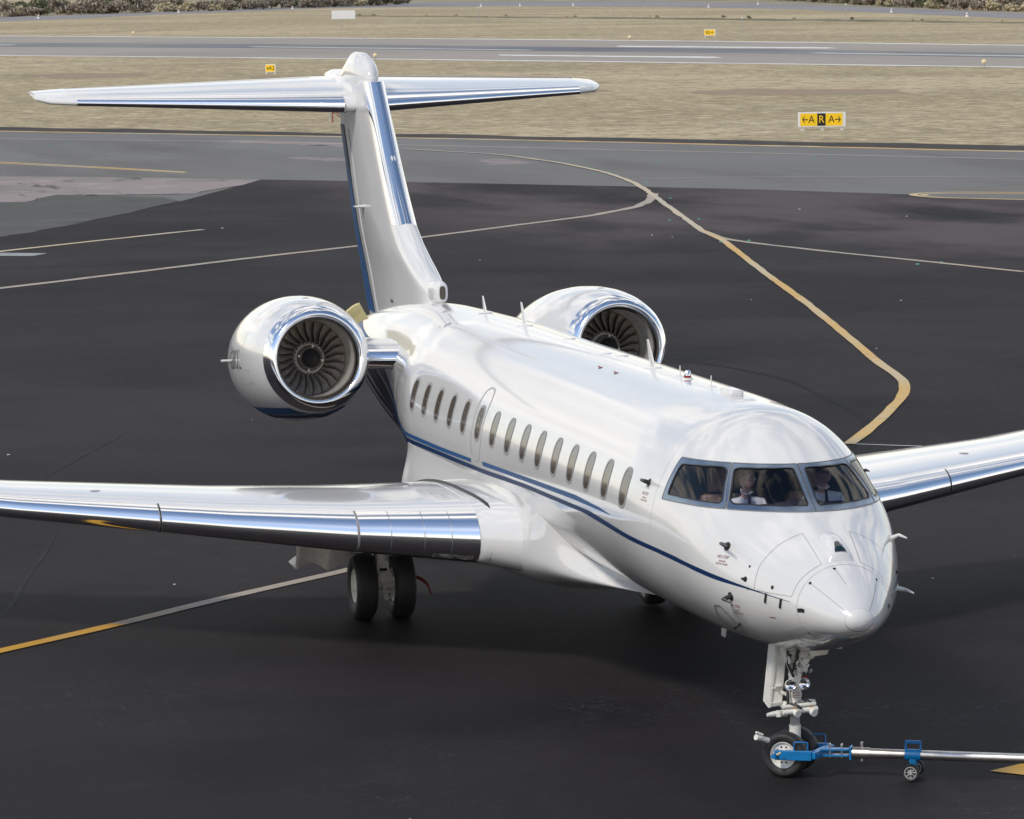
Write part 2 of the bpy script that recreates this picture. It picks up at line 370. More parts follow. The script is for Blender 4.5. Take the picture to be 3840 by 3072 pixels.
# fuselage skin
xs = np.r_[np.linspace(0.004, 1.1, 60) ** 1.0 * 0 + (np.linspace(0.06, 1.05, 60) ** 2), np.arange(1.13, 3.6, 0.022), np.arange(3.62, 16.2, 0.16), np.arange(16.2, 27.2, 0.16), [27.2]]
xs = np.unique(xs.round(4)); NT = 288
th = np.linspace(0, 2 * PI, NT, endpoint=False)
V = np.concatenate([fpos(np.full(NT, x), th) for x in xs]); V = np.vstack([[[-0.002, 0, 1.988]], V])
F = [(0, 1 + (k + 1) % NT, 1 + k) for k in range(NT)]
cen = None
quads = []
for i in range(len(xs) - 1):
    a = 1 + i * NT; k = np.arange(NT); quads.append(np.stack([a + k, a + (k + 1) % NT, a + NT + (k + 1) % NT, a + NT + k], 1))
Q = np.vstack(quads); C_ = V[Q].mean(1); kill = np.zeros(len(Q), bool)
for pin, pout, rr, s, nm in panes:
    P = np.array(pin); c0 = P.mean(0); g = grad(onsurf(c0)); g /= np.linalg.norm(g); e1 = np.cross(g, [0, 0, 1]); e1 /= np.linalg.norm(e1); e2 = np.cross(g, e1)
    P2 = np.stack([(P - c0) @ e1, (P - c0) @ e2], 1); P2 = P2 * (1 + 0.022 / np.linalg.norm(P2, axis=1, keepdims=True))
    q = np.stack([(C_ - c0) @ e1, (C_ - c0) @ e2], 1); near = np.abs((C_ - c0) @ g) < 0.35
    ins = np.zeros(len(q), bool); j = len(P2) - 1
    for i in range(len(P2)):
        cnd = ((P2[i, 1] > q[:, 1]) != (P2[j, 1] > q[:, 1])) & (q[:, 0] < (P2[j, 0] - P2[i, 0]) * (q[:, 1] - P2[i, 1]) / (P2[j, 1] - P2[i, 1] + 1e-12) + P2[i, 0]); ins ^= cnd; j = i
    kill |= ins & near
mb = MB().use(PAINT); mb.add(V, F + [tuple(q) for q in Q[~kill]])
fus = mb.build('fuselage', PAINT, jet, sharp=None)
# radome and nose cap skins
n0 = 96; th2 = np.linspace(0, 2 * PI, n0, endpoint=False)
def skin(x0, x1, off, nm, m, n=14):
    xs_ = x0 + (x1 - x0) * np.linspace(0, 1, n) ** 1.3 if x0 < 0.01 else np.linspace(x0, x1, n)
    R_ = []
    for x in xs_: P = fpos(np.full(n0, max(x, 1e-4)), th2); R_.append(onsurf(P, off, 0) if x > .02 else P + np.array([-off, 0, 0]))
    m_ = MB().use(m); m_.loft([list(map(tuple, q)) for q in R_], cap=(x0 < 0.01)); return m_.build(nm, m, fus, sharp=None)
skin(0.0008, 0.062, 0.0025, 'nose_cap', CAPW, 10)
sm = MB().use(SEAM)
def ringline(x, wdt, t0=0, t1=2 * PI): tt = np.linspace(t0, t1, 60); sm.add(*line_on(fpos(np.full(60, x), tt), wdt, 0.002, 90))
_s = sm; sm = MB().use(SEAML); ringline(0.60, .006); sm.build('radome_joint', None, fus, sharp=None, fixn=True); sm = _s; sm.use(SEAM)
for y_, z_, x2, y2, z2 in ((.37, 2.33, .09, .1, 2.05), (.107, 2.471, .33, .05, 2.33), (-.345, 2.338, .1, -.09, 2.06), (.44, 1.80, .12, .12, 1.87)):
    sm.add(*line_on([(.56, y_, z_), (x2, y2, z2)], .004))
def door_outline(s):
    a = [(.67, s * .21, 2.505), (.667, s * .339, 2.441), (.68, s * .44, 2.35), (.686, s * .537, 2.18)]
    b_ = [(1.202, s * .256, 2.766), (1.243, s * .714, 2.443), (1.22, s * .783, 2.2)]
    sm.add(*line_on(a, .0045)); sm.add(*line_on([(1.202, s * .256, 2.766), (1.22, s * .5, 2.66), (1.243, s * .714, 2.443), (1.22, s * .783, 2.2)], .0045))
    sm.add(*line_on([(.67, s * .21, 2.505), (1.202, s * .256, 2.766)], .0045)); sm.add(*line_on([(.686, s * .537, 2.18), (1.22, s * .79, 2.19)], .004))
door_outline(1); door_outline(-1)
sm.use(SEAML); sm.add(*line_on([(.597, .437, 1.869), (.9, .55, 1.75), (1.0, .45, 1.62)], .006)); ringline(3.6, .004); 
sm.build('panel_seams', None, fus, sharp=None, fixn=True)
# dots near the nose
for p, rad in (((.56, .37, 2.33), .017), ((.558, .107, 2.471), .017), ((.538, -.345, 2.338), .017), ((.962, .662, 2.247), .022), ((1.368, .786, 2.421), .015), ((1.33, .80, 2.19), .012), ((.6, .38, 1.80), .015), ((1.2, -.78, 2.2), .015)):
    P = np.array(p); P = onsurf(P); g = grad(P); g /= np.linalg.norm(g); e1 = np.cross(g, [0, 0, 1]); e1 /= np.linalg.norm(e1); e2 = np.cross(g, e1)
    o = [tuple(P + g * .004 + (e1 * math.cos(a) + e2 * math.sin(a)) * rad) for a in np.linspace(0, 2 * PI, 12, endpoint=False)]
    MB().add(o, [tuple(range(12))]).build('static_port', BLACK, fus, smooth=False)

# windows: pane, black seal and polished riveted frame
for pin, pout, rr, s, nm in panes:
    Pi = [Vector(q) for q in pin]; V, F = ring(pout, Pi, 0.004, n=160)
    fr = MB().use(CHROME).add(V, F).build('window_frame', FRAME, jet, sharp=30)
    c0 = np.array([tuple(p) for p in Pi]).mean(0); shr = lambda k: [tuple(c0 + (np.array(tuple(p)) - c0) * (1 - k / max(np.linalg.norm(np.array(tuple(p)) - c0), .01))) for p in Pi]
    V, F = ring(shr(-.006), shr(.014), 0.006, n=160, rings=1, depth=.012); MB().add(V, F).build('seal', BLACK, fr, sharp=30)
    V, F = patch(shr(.0), -0.004, 10); MB().add(V, F).build('pane', WGLASS, fr, sharp=None)
    # outline and rivets
    rv = MB(); Po = resample(pout, 150)
    for q in (np.array([tuple(p) for p in shr(-.022)]),):
        q = resample(q, 64)
        for p in onsurf(q, .0045): rv.add([tuple(p + np.array(d) * .0048) for d in ((1, 0, 0), (0, 1, 0), (-1, 0, 0), (0, -1, 0), (0, 0, 1), (0, 0, -1))], [(0, 1, 4), (1, 2, 4), (2, 3, 4), (3, 0, 4), (1, 0, 5), (2, 1, 5), (3, 2, 5), (0, 3, 5)])
    V, F = line_on(np.vstack([Po, Po[:1]]), .011, .006, 240); rv.add(V, F)
    rv.build('rivets', SEAM, fr, smooth=False)

for s in (1, -1):
    V, F = line_on([(2.11, .826 * s, 2.956), (2.33, .732 * s, 3.17), (2.55, .630 * s, 3.382)], .07, .0036, 30); MB().add(V, F).build('window_post', FRAME, jet, sharp=None)
# cabin windows
wx = [16.15, 15.37, 14.57, 13.75, 12.93, 12.08, 11.22, 10.38, 9.55, 8.74, 7.92, 7.12, 6.31, 5.48, 4.64]
def window_outline(x0, s, hw, zc, hh):
    a = [(x0 - hw, zc - hh), (x0 + hw, zc - hh), (x0 + hw, zc + hh), (x0 - hw, zc + hh)]
    P = round_poly([(p[0], p[1], 0) for p in a], hw * .9, 8); return [tuple(q) for q in xz(np.array([p[0] for p in P]), np.array([p[1] for p in P]), s)]
for s in (1, -1):
    for i, x0 in enumerate(wx):
        o1 = window_outline(x0, s, .160, 2.912, .232); o2 = window_outline(x0, s, .128, 2.912, .198)
        V, F = ring(o1, o2, .0045, n=64, rings=1, depth=.003); wf = MB().add(V, F).build('cabin_window', SEAMM, jet, sharp=30)
        V, F = patch(o2, .0018, 4, 48); MB().add(V, F).build('pane', PLEAT, wf, sharp=None)
# emergency exit outline
for s in (1, -1):
    em = MB(); o = window_outline(12.11, s, .275, 2.90, .455); P = np.array(o); V, F = line_on(np.vstack([P, P[:1]]), .028, .0035, 160); em.add(V, F).build('emergency_exit', SEAML, jet, sharp=None)
# stripes
interp = lambda xs_, zs_: (lambda q: np.interp(q, xs_, zs_))
mt = interp([.68, 1.07, 1.33, 1.75, 2.25, 2.84, 3.47, 6.09, 9.37, 11.88, 16.9, 18, 20, 22, 25.5], [2.126, 2.174, 2.208, 2.258, 2.313, 2.358, 2.386, 2.482, 2.432, 2.352, 2.262, 2.36, 2.72, 3.02, 3.18])
mbm = interp([.68, 1.07, 1.33, 1.87, 2.57, 3.48, 6.4, 9.41, 11.9, 16.9, 18, 20, 22, 25.5], [2.122, 2.165, 2.19, 2.222, 2.29, 2.335, 2.425, 2.375, 2.29, 2.195, 1.80, 1.80, 2.05, 2.5])
ut = interp([5.1, 5.62, 6.78, 8.8, 11.6, 12.3, 14.5, 16.9, 18, 20, 22, 25.5], [2.552, 2.578, 2.592, 2.54, 2.462, 2.425, 2.375, 2.345, 2.48, 2.9, 3.2, 3.3])
ub = interp([5.1, 5.2, 6.78, 8.8, 11.7, 12.3, 14.5, 16.9, 18, 20, 22, 25.5], [2.549, 2.548, 2.532, 2.483, 2.402, 2.375, 2.316, 2.285, 2.40, 2.77, 3.07, 3.22])
for s in (1, -1):
    MB().add(*band(.69, 25.5, mt, mbm, s, .004, 260, 5)).build('stripe', NAVY, fus, sharp=None)
    for a, b_ in ((5.1, 11.72), (12.42, 25.5)): MB().add(*band(a, b_, ut, ub, s, .004, 120, 3)).build('stripe', BLUE, fus, sharp=None)

# EVS fairing on top of the nose
ev = MB(); nx, ny = 22, 15; V = []
for i in range(nx):
    t = i / (nx - 1); x = .66 + .50 * t
    for j in range(ny):
        s_ = -1 + 2 * j / (ny - 1); hw = .145 * (1 - .25 * t) * (1 if t < .7 else math.sqrt(max(0, 1 - ((t - .7) / .3) ** 2)) * .999 + .001)
        hgt = .085 * math.sin(PI * min(1, (t + .02) * 1.0) ** .55) * (1 - s_ ** 2) ** .6 if t > 0 else 0
        P = onsurf(np.array([x, s_ * hw, ZT(np.array(x))]), .001); V.append(P + np.array([-.3, 0, .95]) * hgt)
evs = MB().add(V, [(i * ny + j, i * ny + j + 1, (i + 1) * ny + j + 1, (i + 1) * ny + j) for i in range(nx - 1) for j in range(ny - 1)]).build('camera_fairing', PAINT2, fus, sharp=50)
ids = [i * ny + j for i in range(2, 9) for j in range(4, 11)]
ew = MB(); VV = [np.array(V[k]) + np.array([-.012, 0, .010]) for k in ids]
for n_, k in enumerate(ids):
    i = n_ // 7; VV[n_][1] *= (1.05 - .09 * i)
ew.add(VV, [(i * 7 + j, i * 7 + j + 1, (i + 1) * 7 + j + 1, (i + 1) * 7 + j) for i in range(6) for j in range(6)])
ew.build('camera_window', mat('green_black_glass', (0.005, 0.02, 0.02), 0.06, coat=1), evs, sharp=None)

# probes, antennas, beacon
def blade_ant(x, h, c0, c1, sweep, zt=3.92, y=0):
    b_ = MB(); rings = []
    for t in (0, .5, 1):
        c_ = c0 + (c1 - c0) * t; w_ = .028 - .012 * t; x0 = x + sweep * t
        rings.append([(x0 + c_ * (.5 - .5 * math.cos(a)), y + w_ * .5 * math.sin(a) * (1 - .4 * math.cos(a)), zt + h * t) for a in np.linspace(0, 2 * PI, 14, endpoint=False)])
    b_.loft(rings); b_.lathe([(0, .11), (.012, .10)], (x + c0 / 2, y, zt - .004), (0, 0, 1), 20, up=(1, 0, 0), cap=True)
    return b_.build('blade_antenna', PAINT2, jet)
blade_ant(17.2, .22, .22, .08, .22); blade_ant(14.75, .30, .26, .09, .30); blade_ant(8.05, .32, .26, .09, .32)
bc = MB().use(GEARW); bc.lathe([(-.02, .13), (.015, .12), (.02, .09)], (6.62, 0, 3.92), (0, 0, 1), 24, up=(1, 0, 0), cap=True)
bc.use(mat('red_filter', (0.25, .03, .02), .2)); bc.lathe([(.02, .085), (.06, .085)], (6.62, 0, 3.92), (0, 0, 1), 24, up=(1, 0, 0), cap=True)
bc.use(REFL); bc.lathe([(.06, .075), (.13, .07), (.155, .05), (.16, .0)], (6.62, 0, 3.92), (0, 0, 1), 20, up=(1, 0, 0))
bc.v = [tuple(np.array([6.62, 0, 3.922]) + (np.array(q) - np.array([6.62, 0, 3.92])) * np.array([.5, .5, .62])) for q in bc.v]; bc.build('beacon_light', None, jet)
for x in (6.95, 5.6):
    MB().lathe([(0, .06), (.008, .055), (.01, .008), (.13, .006)], (x, 0, 3.918), (0, 0, 1), 12, up=(1, 0, 0)).build('rod_antenna', GEARW, jet)
rb = MB(); rb.box((4.74, 0, 3.93), (.42, .17, .09)); rb.build('roof_fairing', PAINT2, fus, bevel=.03)
MB().lathe([(0, .13), (.015, .11), (.02, 0)], (4.2, 0, 3.888), (0, 0, 1), 24, up=(1, 0, 0)).build('roof_cover', PAINT2, fus)
for x, y, z in ((12.6, -.05, 3.918), (9.9, -.06, 3.918), (10.3, .05, 3.918)):
    P = [(x + .3 * math.cos(a) * (.4 if x < 12 else 1), y + .09 * math.sin(a), z + .004) for a in np.linspace(0, 2 * PI, 24, endpoint=False)]
    MB().lathe([(0, .09), (.02, .075), (.022, 0)], (x, y, z - .008), (0, 0, 1), 24, up=(1, 0, 0)).build('roof_cover', PAINT2, fus)
for x, y in ((9.1, .42), (8.33, .42)):
    V, F = line_on([(x, y, 3.85), (x + .18, y - .02, 3.85)], .018, .004); m_ = MB().add(V, F); V, F = line_on([(x - .03, y, 3.85), (x + .05, y, 3.85)], .05, .004); m_.add(V, F); m_.build('roof_marking', REDP, fus, smooth=False)
for x, y in ((18.6, .28), (17.2, .62)):
    P = onsurf(np.array([x, y, 3.85])); MB().lathe([(-.01, .07), (.008, .06), (.01, 0)], tuple(P), tuple(grad(P)), 20).build('vent_cover', GEARG, fus)
PROBE = mat('probe_dark', (.07, .066, .062), .35, metal=.6)
def pitot(P, s, L_, fwd, m=PROBE):
    P = onsurf(np.array(P, float)); P[1] = abs(P[1]) * s; g = grad(P); g /= np.linalg.norm(g); g = Vector(g); P = Vector(P)
    b_ = MB(); tip = P + g * .10; b_.tube([P - g * .02, P + g * .05, tip, tip + Vector((-fwd * .3, 0, 0)), tip + Vector((-fwd, 0, 0))], [.03, .024, .018, .016, .008], 10); b_.lathe([(0, .05), (.006, .045)], tuple(P), tuple(g), 20, cap=True)
    return b_.build('air_probe', m, jet)
for s in (1, -1):
    pitot((1.80, .908, 2.586), s, .1, .26, PROBE if s > 0 else GEARW); pitot((1.64, .92, 2.073), s, .1, .26, PROBE if s > 0 else GEARW)
    pitot((3.88, 1.209, 3.051), s, .05, .12); 
    P = onsurf(np.array([1.38, .83, 2.285])); P[1] *= s; g = Vector(grad(P)).normalized()
    MB().tube([Vector(P), Vector(P) + g * .02 + Vector((.02, 0, 0)), Vector(P) + Vector((.17, s * .02, -.01))], [.02, .016, .006], 8).lathe([(0, .03), (.006, .028)], tuple(P), tuple(g), 16, cap=True).build('angle_vane', BLACK, jet)
    for p in ((1.02, .725, 2.13), (.80, .63, 2.10)):
        V, F = line_on([(p[0], p[1] * s, p[2] + .05), (p[0] + .02, p[1] * s * 1.02, p[2] - .06)], .03, .012); MB().add(V, F).build('nose_strake', BLACK, fus, smooth=False)
    V, F = line_on([(.60, .478 * s, 2.06), (.50, .45 * s, 2.05)], .04, .006); MB().add(V, F).build('lamp_port', BLACK, fus, smooth=False)
    V, F = line_on([(1.05, .66 * s, 1.925), (.95, .63 * s, 1.925)], .010, .004); MB().add(V, F).build('red_mark', REDP, fus, smooth=False)
    # oval hatch marking low on the nose
    P = [(2.114, .968 * s, 1.912), (1.972, .95 * s, 1.925), (1.90, .89 * s, 1.85), (1.87, .84 * s, 1.79), (1.90, .76 * s, 1.70), (1.96, .668 * s, 1.615), (2.05, .66 * s, 1.60), (2.231, .706 * s, 1.616), (2.28, .78 * s, 1.67), (2.266, .833 * s, 1.717), (2.22, .91 * s, 1.81), (2.114, .968 * s, 1.912)]
    MB().add(*line_on(P, .022, .004, 120)).build('hatch_outline', SEAM, fus, sharp=None)
    b_ = MB(); P = Vector(onsurf(np.array([1.76, .793, 1.761]))); P.y *= s; g = Vector(grad(np.array(P))).normalized(); b_.tube([P, P + g * .05, P + g * .06 + Vector((.07, 0, -.03))], [.018, .018, .012], 8); b_.build('drain_mast', BLACK, jet)
for x, y in ((4.70, .12), (8.73, 0.)):
    b_ = MB(); zb = 1.37 if x < 6 else 1.28; b_.loft([[(x + c_ * k / 2 + q * .06, y + .012 * math.copysign(1, e) , zb + .03 - h_) for k, e in ((-1, 1), (1, 1), (1, -1), (-1, -1))] for h_, c_, q in ((0, .22, 0), (.20, .14, 1), (.26, .12, 1.3))]); b_.build('belly_antenna', PAINT2, jet, bevel=.008)
# text labels on the skin
def text_mesh(body, size):
    cu = bpy.data.curves.new('t', 'FONT'); cu.body = body; cu.size = size; cu.align_x = 'CENTER'; cu.align_y = 'CENTER'; cu.resolution_u = 3
    o = bpy.data.objects.new('t', cu); COL.objects.link(o); dg = bpy.context.evaluated_depsgraph_get(); me = bpy.data.meshes.new_from_object(o.evaluated_get(dg))
    v = [tuple(q.co) for q in me.vertices]; f_ = [tuple(p.vertices) for p in me.polygons]
    bpy.data.objects.remove(o); bpy.data.curves.remove(cu); bpy.data.meshes.remove(me); return np.array(v).reshape(-1, 3), f_
def skin_text(lines, x, z, s, m, parent, name='warning_text'):
    b_ = MB()
    for body, size, dz in lines:
        v, f_ = text_mesh(body, size); P = onsurf(np.stack([x - v[:, 0] * s, np.full(len(v), s * .9), z + dz + v[:, 1]], 1) * 0 + xz(x - v[:, 0] * s, z + dz + v[:, 1], s), .004, 1); b_.add(P, f_)
    return b_.build(name, m, parent, smooth=False)
for s in (1, -1):
    tl = [('NO STEP', .045, 0), ('DANGER', .028, -.045), ('HEATED PROBE', .028, -.075)]
    skin_text(tl, 1.80, 2.475, s, REDP, fus); skin_text(tl, 1.60, 1.97, s, REDP, fus); skin_text(tl, 3.89, 2.93, s, REDP, fus)

# cockpit interior
inn = MB(); rr = []
for x in np.linspace(1.25, 4.3, 40): P = fpos(np.full(64, x), np.linspace(0, 2 * PI, 64, endpoint=False), -.07); rr.append([tuple(p) for p in P])
V, F = MB().loft(rr, cap=True).v, MB().loft(rr, cap=True).f
Va = np.array(V); keep = []
for q in F:
    c_ = Va[list(q)].mean(0)
    if len(q) > 4 or not (c_[2] > 2.88 and c_[2] < 3.44 and c_[0] < 3.44): keep.append(q)
inn.add(V, keep).build('cockpit_lining', INTR, fus)
ck = MB().use(INTR)
nx, ny = 10, 24; V = []
for i in range(nx):
    t = i / (nx - 1)
    for j in range(ny):
        y = -.95 + 1.9 * j / (ny - 1); x = 1.66 + .55 * t + .55 * (abs(y) / .95) ** 1.6; V.append((x, y * (.75 + .25 * t), 2.88 + .03 * math.sin(PI * min(1, t * .8 + .05)) + .13 * math.exp(-(y / .42) ** 2) * math.sin(PI * min(1, t * .75 + .1))))
ck.add(V, [(i * ny + j, i * ny + j + 1, (i + 1) * ny + j + 1, (i + 1) * ny + j) for i in range(nx - 1) for j in range(ny - 1)])
ck.box((2.55, 0, 2.72), (.12, 1.7, .4)); ck.box((2.9, 0, 2.35), (1.0, .3, .45)); ck.box((3.2, 0, 1.85), (1.9, 1.66, .04)); ck.use(INTG); ck.box((3.25, 0, 3.60), (.5, .5, .05)); ck.box((3.3, .98, 2.62), (1.2, .12, .18)); ck.box((3.3, -.98, 2.62), (1.2, .12, .18)); ck.box((3.95, .62, 2.95), (.04, .4, .8)); ck.box((3.95, -.62, 2.95), (.04, .4, .8))
ck.build('instrument_panel', None, fus, bevel=.01)
for s in (1, -1):
    st = MB(); x0, y0 = 3.05, .5 * s
    st.box((x0, y0, 2.30), (.5, .48, .14)); st.box((x0 + .33, y0, 2.64), (.14, .48, .62), Matrix.Rotation(.15, 3, 'Y')); st.box((x0 + .40, y0, 3.10), (.11, .30, .26), Matrix.Rotation(.1, 3, 'Y')); st.box((x0 + .05, y0 + .27, 2.5), (.4, .06, .06)); st.box((x0, y0, 2.05), (.3, .3, .4))
    st.build('cockpit_seat', LEATH, jet, bevel=.05)

# ---- airfoil surfaces
def nose_t(x, t):
    x = np.asarray(x, float); a = .5 * t * np.sqrt(np.clip(1 - np.clip(1 - x / .34, 0, 1) ** 6, 0, 1)); b_ = .5 * t * (1 - np.clip((x - .34) / .66, 0, 1) ** 1.7); return np.where(x < .34, a, b_)
def foil(n=26, t=.12, camber=.015):
    b_ = np.linspace(0, PI, n); x = .5 * (1 - np.cos(b_)); yt = nose_t(x, t)
    yc = camber * 4 * x * (1 - x); return x, yc + yt, yc - yt
def wing_ring(st, n=26, off=0.0, u0=None, l0=None):
    """st = (y, xle, zle, chord, thickness, te_dz). Full ring, or only the nose between u0 (upper) and l0 (lower)."""
    y, xle, zle, ch, t, dz = st; x, up, lo = foil(n, t)
    if u0 is not None:
        xf = np.linspace(0, 1, 16) ** 2; U = np.interp(xf * u0, x, up); Lw = np.interp(xf * l0, x, lo)
        xu = xf * u0; xl = xf * l0
        # finer near nose
        yt = lambda q: nose_t(q, t); yc = lambda q: .015 * 4 * q * (1 - q)
        U = yc(xu) + yt(xu); Lw = yc(xl) - yt(xl)
        pts = [(xu[i], U[i]) for i in range(15, -1, -1)] + [(xl[i], Lw[i]) for i in range(1, 16)]
    else:
        pts = [(x[i], up[i]) for i in range(n - 1, -1, -1)] + [(x[i], lo[i]) for i in range(1, n)]
    P = np.array(pts)
    if off:
        T = np.gradient(P, axis=0); Nn = np.stack([T[:, 1], -T[:, 0]], 1); Nn /= np.linalg.norm(Nn, axis=1, keepdims=True) + 1e-9
        cen_ = np.array([.3, 0]); Nn *= np.sign(((P - cen_) * Nn).sum(1, keepdims=True)); P = P + Nn * off / ch
    return np.stack([xle + P[:, 0] * ch, np.full(len(P), y), zle + P[:, 1] * ch + P[:, 0] * dz], 1)
def st_at(S, y):
    Y_ = [q[0] for q in S]; return tuple(np.interp(y, Y_, [q[i] for q in S]) for i in range(6))
WS = [(.9, 9.3, 1.63, 6.75, .135, -.10), (1.7, 10.08, 1.65, 5.95, .132, -.08), (3.1, 11.12, 1.65, 4.95, .122, .0), (4.5, 12.17, 1.69, 3.93, .118, .06), (7.0, 14.05, 1.80, 2.95, .11, .05), (10, 16.3, 1.99, 2.2, .11, .04), (13.3, 18.8, 2.26, 1.45, .10, .03)]
for s in (1, -1):
    wg = MB(); rings = [wing_ring(st_at(WS, y)) * np.array([1, s, 1]) for y in [.9, 1.2, 1.45, 1.7, 2.4, 3.1, 3.8, 4.5, 5.3, 6.1, 7.0, 8, 9, 10, 11, 12, 13.3]]
    wg.loft([list(map(tuple, q)) for q in rings]); wing = wg.build('wing', PAINT2, jet, sharp=50, label=('starboard' if s > 0 else 'port') + ' wing, white with polished leading edge')
    UU = lambda y: float(np.interp(y, [1.7, 3.1, 7, 13], [.052, .062, .075, .08]))
    for a, b_ in ((1.74, 3.07), (3.10, 5.33), (5.36, 9.0), (9.03, 12.8)):
        R_ = [wing_ring(st_at(WS, y), off=.006, u0=UU(y), l0=.07) * np.array([1, s, 1]) for y in sorted(set(list(np.linspace(a, b_, 8)) + [q for q in (3.1, 4.5, 7.0, 10.0) if a < q < b_]))]
        sl_ = MB(); sl_.loft([list(map(tuple, q)) for q in R_], cap=False, closed=False); sl_.build('leading_edge', CHROME, wing, sharp=None)
    for y in (3.085, 5.345):
        R_ = [wing_ring(st_at(WS, y + d), off=.008, u0=UU(y) + .004, l0=.075) * np.array([1, s, 1]) for d in (-.009, .009)]
        MB().loft([list(map(tuple, q)) for q in R_], cap=False, closed=False).build('panel_joint', BLACK if y > 5 else SEAM, wing, sharp=None)
    for y in (2.05, 2.35, 2.72):
        R_ = [wing_ring(st_at(WS, y + d), off=.0072, u0=UU(y), l0=.07) * np.array([1, s, 1]) for d in (-.004, .004)]
        MB().loft([list(map(tuple, q)) for q in R_], cap=False, closed=False).build('panel_joint', mat('rivet_line', (.25, .26, .3), .4, metal=.6) if y < 2.1 and s > 0 else bpy.data.materials['rivet_line'], wing, sharp=None)
    # landing light window in the lower leading edge
    def wl(y, fr_, off): return wing_ring(st_at(WS, y), off=off, u0=.052, l0=.07)[int(15 + fr_)] * np.array([1, s, 1])
    V = [wl(y, k, .009) for y in np.linspace(1.80, 2.24, 6) for k in (8, 9, 10, 11)]
    ll = MB().add(V, [(i * 4 + j, i * 4 + j + 1, (i + 1) * 4 + j + 1, (i + 1) * 4 + j) for i in range(5) for j in range(3)]).build('landing_light', LAMPC, wing, sharp=None)
    # winglet
    w0 = wing_ring(WS[-1]); rr = []
    for t in np.linspace(0, 1, 7):
        q = w0.copy(); q[:, 0] = (w0[:, 0] - 18.8) * (1 - .55 * t) + 18.8 + .95 * t; zz = w0[:, 2] - 2.28; ang = t * 1.15
        q[:, 1] = 13.3 + .9 * t ** .7 - zz * math.sin(ang); q[:, 2] = 2.28 + zz * math.cos(ang) * (1 - .4 * t) + 1.1 * t ** 1.6; rr.append([tuple(p * np.array([1, s, 1])) for p in q])
    MB().loft(rr).build('winglet', PAINT2, wing, sharp=50)
    for y, ln in ((4.3, 2.0), (7.35, 1.9), (10.2, 1.5)):
        st = st_at(WS, y); xt = st[1] + st[3]; rr = []
        for t, r_ in ((0, .01), (.12, .08), (.4, .13), (.75, .11), (1, .01)):
            rr.append([(xt - ln * .9 + ln * t, s * y + r_ * .8 * math.cos(a), st[2] + st[5] - .13 + .06 * (1 - t) * 0 + r_ * math.sin(a)) for a in np.linspace(0, 2 * PI, 16, endpoint=False)])
        MB().loft(rr).build('flap_track_fairing', PAINT2, wing)
    # root seal line on the wing upper surface
    P = [];
    for x in np.linspace(10.3, 15.9, 26):
        st = st_at(WS, 1.55 + .10 * math.sin((x - 10.3) / 5.6 * PI)); ring_ = wing_ring(st); up = ring_[:26][::-1]; P.append((x, s * st[0], np.interp(x, up[:, 0], up[:, 2]) + .006))
    MB().tube(P, [.012] + [.028] * 24 + [.02], 8).build('root_seal', BLACK, wing)
    # wing spot: fuel cap
    st = st_at(WS, 6.0); up = wing_ring(st)[:26][::-1]; xx = st[1] + .9
    MB().lathe([(0, .07), (.006, .06), (.007, 0)], (xx, s * 6.0, np.interp(xx, up[:, 0], up[:, 2])), (0, 0, 1), 20, up=(1, 0, 0)).build('fuel_cap', GEARG, wing)

# ---- belly fairing
bx = [6.2, 6.5, 6.9, 7.4, 8.2, 9.0, 9.8, 11, 12.5, 14, 15.5, 16.4, 16.88, 16.96, 17.3, 18.2, 19.2]
bt = [1.385, 1.39, 1.43, 1.52, 1.76, 2.06, 2.21, 2.22, 2.20, 2.19, 2.185, 2.18, 2.17, 2.16, 2.10, 1.98, 1.80]
bb = [1.382, 1.378, 1.362, 1.325, 1.23, 1.12, 1.01, .93, .88, .88, .92, .97, 1.02, 1.04, 1.12, 1.32, 1.60]
bw = [.20, .35, .56, .77, 1.06, 1.25, 1.36, 1.42, 1.39, 1.39, 1.375, 1.355, 1.34, 1.30, 1.12, .80, .45]
xs_ = np.unique(np.r_[np.arange(6.2, 19.2, .1), np.arange(16.7, 17.4, .03), [19.2]].round(3)); rr = []
def sp1(x, X_, Y_):   # smooth through points
    X_ = np.array(X_); Y_ = np.array(Y_); h_ = np.diff(X_); dd = np.diff(Y_) / h_; d = np.r_[dd[0], (h_[1:] * dd[:-1] + h_[:-1] * dd[1:]) / (h_[1:] + h_[:-1]), dd[-1]]; i = np.clip(np.searchsorted(X_, x) - 1, 0, len(X_) - 2); h = X_[i + 1] - X_[i]; t = (x - X_[i]) / h
    return (1 + 2 * t) * (1 - t) ** 2 * Y_[i] + t * (1 - t) ** 2 * h * d[i] + t * t * (3 - 2 * t) * Y_[i + 1] + t * t * (t - 1) * h * d[i + 1]
for x in xs_:
    a, b_, w_ = sp1(x, bx, bt), sp1(x, bx, bb), sp1(x, bx, bw); yf = float(xz(x, a, 1)[1]) + .006; zc = b_ + (a - b_) * .46; ex = 2 / 2.45
    half = [(yf * .9, a - .01)] + [(yf + (w_ - yf) * (3 * t * t - 2 * t ** 3) if w_ > yf else yf + (w_ - yf) * t, a + (zc - a) * t) for t in np.linspace(0, 1, 14)]
    half += [(w_ * abs(math.cos(q)) ** ex, zc - (zc - b_) * abs(math.sin(q)) ** ex) for q in np.linspace(0, PI / 2, 22)[1:]]
    rr.append([(x, y, z) for y, z in half] + [(x, -y, z) for y, z in half[-2::-1]])
MB().loft(rr).build('belly_fairing', PAINT2, jet, sharp=60)
